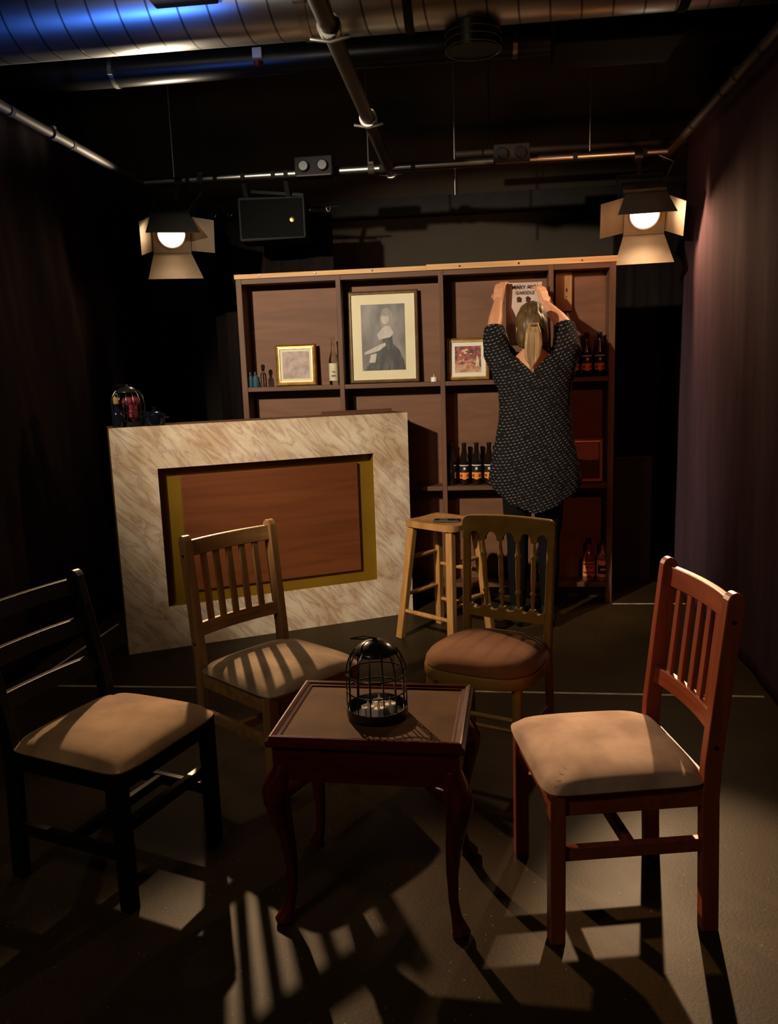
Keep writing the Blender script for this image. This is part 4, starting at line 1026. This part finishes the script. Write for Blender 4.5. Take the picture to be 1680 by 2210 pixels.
# ------------------------------------------------------------------ person hanging a poster
PX, PY = .300, 4.60
t = thing('person', 'person seen from behind with a ponytail and dashed dress, holding up a poster', 'person', (PX, PY, 0))
def hand(b, wrist, fdir, pn, side, curl=.5):
    """wrist point, finger direction, palm normal (towards what is held); side=+1 thumb on +cross side"""
    w = Vector(wrist); f = Vector(fdir).normalized(); n = Vector(pn); n = (n-f*n.dot(f)).normalized(); s_ = f.cross(n)*side   # s_: towards thumb
    ellip_m = Matrix((s_, n, f)).transposed().to_4x4()
    for du in (-.026, -.009, .009, .026):
        capsule(b, [w+s_*du*.7+f*.005, w+s_*du+f*.075], [.013, .0125], 10)
    capsule(b, [w+s_*.012+f*.01+n*.006, w+s_*.026+f*.05+n*.006], [.014, .012], 10)
    lens = (.062, .074, .078, .070)
    for k, du in enumerate((-.030, -.0105, .0105, .030)):
        p0 = w+s_*du+f*.078; L = lens[k]; d = f.copy(); pts = [p0]; ang = 0
        for seg, fr_ in enumerate((.45, .32, .23)):
            ang += curl*(.55, 1.0, .8)[seg]
            dd = (f*math.cos(ang)+n*math.sin(ang) + s_*du*1.2).normalized()
            pts.append(pts[-1]+dd*L*fr_)
        capsule(b, pts, [.0092, .0086, .008, .0068], 10)
    p0 = w+s_*.026+f*.022
    capsule(b, [p0, p0+(s_*.75+f*.65+n*.35).normalized()*.036, p0+(s_*.75+f*.65+n*.35).normalized()*.036+(s_*.15+f*.85+n*.6).normalized()*.05], [.0125, .0105, .008], 10)
SHL, SHR = Vector((-.165, .02, 1.535)), Vector((.175, .02, 1.535))
ELL, ELR = Vector((-.205, .14, 1.705)), Vector((.185, .14, 1.71))
WRL, WRR = Vector((-.176, .30, 1.862)), Vector((.095, .30, 1.835))
HDL, HDR = (.10, .30, .95), (-.22, .28, .93)
b = B()
def ring_loft(b, rings, n=28):
    R = []
    for cx, cy_, z, rx, ry in rings: R.append([b.verts.new((cx+rx*math.cos(2*PI*k/n), cy_+ry*math.sin(2*PI*k/n), z)) for k in range(n)])
    for A, C_ in zip(R, R[1:]):
        for k in range(n): b.faces.new((A[k], A[(k+1) % n], C_[(k+1) % n], C_[k]))
    b.faces.new(R[0][::-1]); b.faces.new(R[-1]); return b
ring_loft(b, [(0, 0, .80, .12, .10), (0, 0, .90, .17, .125), (0, 0, 1.0, .165, .12), (0, 0, 1.15, .135, .10), (0, 0, 1.28, .14, .10), (.004, .0, 1.42, .165, .105), (.004, .01, 1.50, .15, .09), (.004, .015, 1.55, .09, .065), (.002, .02, 1.58, .055, .055)])
capsule(b, [(.002, .02, 1.52), (0, .035, 1.64)], [.056, .05], 16)
ellip(b, (0, .055, 1.715), (.074, .092, .108), 24); ellip(b, (0, .10, 1.67), (.056, .055, .07), 20)
ellip(b, (0, .152, 1.695), (.012, .018, .018), 10)                      # nose
ellip(b, (0, .146, 1.655), (.024, .012, .010), 10)                      # mouth
for s_ in (-1, 1):
    ellip(b, (s_*.030, .140, 1.722), (.014, .010, .008), 10); ellip(b, (s_*.077, .05, 1.69), (.010, .02, .032), 12)
for a_, e_, w_, hd, pn, sd in ((SHL, ELL, WRL, HDL, (.55, .75, -.2), 1), (SHR, ELR, WRR, HDR, (-.55, .75, -.2), -1)):
    capsule(b, [a_, a_.lerp(e_, .5), e_], [.052, .047, .040], 14)
    capsule(b, [e_, e_.lerp(w_, .3), e_.lerp(w_, .7), w_], [.040, .041, .033, .0255], 14)
    hand(b, w_, hd, pn, sd, .55)
for s_ in (-1, 1):
    capsule(b, [(s_*.085, 0, .86), (s_*.088, .005, .66), (s_*.088, -.002, .50), (s_*.088, -.02, .36), (s_*.088, -.01, .20), (s_*.088, -.012, .09)], [.088, .074, .054, .053, .043, .034], 16)
    capsule(b, [(s_*.088, -.02, .045), (s_*.094, .08, .035), (s_*.098, .15, .025)], [.034, .034, .024], 14)
b = fuse(b, .0052, 3)
body = obj('body', b, M_skin, t, True)
# leggings and shoes
b = B()
for s_ in (-1, 1):
    capsule(b, [(s_*.085, 0, .88), (s_*.088, .005, .66), (s_*.088, -.002, .50), (s_*.088, -.02, .36), (s_*.088, -.01, .20), (s_*.088, -.012, .10)], [.094, .080, .060, .059, .049, .041], 18)
obj('leggings', fuse(b, .009, 2), M_legging, t, True)
for s_ in (-1, 1):
    b = B(); capsule(b, [(s_*.088, -.03, .058), (s_*.094, .07, .048), (s_*.099, .165, .038)], [.043, .045, .035], 16)
    capsule(b, [(s_*.088, -.015, .06), (s_*.088, -.013, .12)], [.044, .045], 14)
    b = fuse(b, .007, 2)
    for v_ in b.verts: v_.co.z = max(v_.co.z, .0005)
    obj('shoe', b, M_shoe, t, True)
# dress
b = B(); n = 40; R = []
prof = [(1.565, .005, .085, .068), (1.545, .006, .125, .085), (1.51, .006, .175, .105), (1.46, .006, .205, .118), (1.40, .008, .208, .122), (1.34, .01, .200, .120), (1.27, .011, .197, .118), (1.20, .011, .200, .122), (1.10, .008, .215, .135), (1.0, .008, .238, .150), (.92, .008, .252, .158), (.86, .010, .262, .160)]
for z, cx, rx, ry in prof: R.append([b.verts.new((cx+rx*math.cos(2*PI*k/n), ry*math.sin(2*PI*k/n)+.0, z)) for k in range(n)])
for zz, k_ in ((.0, 1.0), (.012, .9)):
    R.append([b.verts.new((.010+.262*k_*math.cos(2*PI*k/n), .160*k_*math.sin(2*PI*k/n), zz+.69+.14*abs(math.cos(2*PI*k/n))**1.6)) for k in range(n)])
for A, C_ in zip(R, R[1:]):
    for k in range(n): b.faces.new((A[(k+1) % n], A[k], C_[k], C_[(k+1) % n]))
b.faces.new(R[0]); 
c_ = b.verts.new((.01, 0, .76))
for k in range(n): b.faces.new((R[-1][(k+1) % n], R[-1][k], c_))
for a_, e_, i_ in ((SHL, ELL, 1), (SHR, ELR, -1)):
    a0 = a_ + Vector((i_*.03, -.0, -.05))
    tube(b, [a0, a_.lerp(e_, .35)+Vector((-.012*i_, 0, -.02)), a_.lerp(e_, .75)+Vector((-.008*i_, 0, -.01)), a_.lerp(e_, 1.0)], [.092, .082, .067, .056], 20)
    ellip(b, a_+Vector((i_*.015, 0, -.07)), (.075, .085, .11))
b = fuse(b, .0075, 3)
for v_ in b.verts:
    p_ = v_.co
    k_ = max(0, min(1, (1.45-p_.z)/.5))
    v_.co += v_.normal*(.007*k_*noise.noise((p_.x*9, p_.y*9, p_.z*3.5)) + .003*noise.noise(p_*16))
kill = [f for f in b.faces if (lambda c: c.y < .01 and c.z > 1.452+abs(c.x+.012)*1.05 and abs(c.x+.012) < .12)(f.calc_center_median())]
bmesh.ops.delete(b, geom=kill, context='FACES')
obj('dress', b, M_dress, t, True)
# hair
b = B(); ellip(b, (0, .045, 1.725), (.088, .104, .114), 28); ellip(b, (0, -.02, 1.70), (.078, .06, .085), 24); ellip(b, (-.055, .0, 1.655), (.032, .05, .07), 16); ellip(b, (.055, .0, 1.655), (.032, .05, .07), 16)
b = fuse(b, .006, 4)
kill = [f for f in b.faces if (lambda c: c.y > .075 and c.z < 1.775)(f.calc_center_median())]
bmesh.ops.delete(b, geom=kill, context='FACES')
for v_ in b.verts: v_.co += v_.normal*.004*noise.noise((v_.co.x*70, v_.co.y*30, v_.co.z*12))
hair = obj('hair', b, M_hair, t, True)
b = B()
for k in range(11):
    u = (k-5)/5; a = random.uniform(-.006, .006)
    capsule(b, [(u*.016, -.082, 1.705), (u*.030+a, -.105, 1.66), (u*.036+a, -.112, 1.60), (u*.034-.006+a, -.115, 1.54), (u*.022-.010, -.122, 1.485+abs(u)*.03), (u*.008-.014, -.122, 1.45+abs(u)*.05)], [.013, .015, .0135, .011, .008, .003], 8)
b = fuse(b, .0045, 1); obj('ponytail', b, M_pony, hair, True)
b = B(); tube(b, [(.019*math.cos(a), -.086+.016*math.sin(a), 1.700) for a in [k*PI/8 for k in range(17)]], .006, 8); obj('hair_tie', b, M_hair, hair, True)
# bracelet-free: poster held at the shelf front
t = thing('poster', 'pinkish paper poster held up against the shelf by the person', 'poster', (.275, 4.985, 1.70))
b = B(); nx, nz = 16, 20; rows = []
for j in range(nz+1):
    row = []
    for i in range(nx+1):
        u, v_ = i/nx, j/nz; z = -.09+.362*v_; x = -.105+.21*u
        y = .02*math.sin(u*2.6)*(1-v_) + .028*max(0, .35-u)*(1 if v_ > .3 else .6)
        row.append(b.verts.new((x+.0, -y, z)))
    rows.append(row)
for j in range(nz):
    for i in range(nx): b.faces.new((rows[j][i], rows[j][i+1], rows[j+1][i+1], rows[j+1][i]))
o = obj('sheet', b, M_paper, t, True); s = o.modifiers.new('s', 'SOLIDIFY'); s.thickness = .0008
lettering('MARY ANN', .030, M_ink, t, (.005, -.012, .245), bold=.0004)
lettering('GARSDLE', .026, M_ink, t, (.005, -.013, .212), bold=.0002)
b = B()
for x in (-.03, .022): flatpoly(b, circ(x, .178, .012, .013), -.016); flatpoly(b, [(x-.014, .162), (x+.014, .162), (x+.01, .169), (x-.01, .169)], -.0162)
obj('printed_emblem', b, M_ink, t)
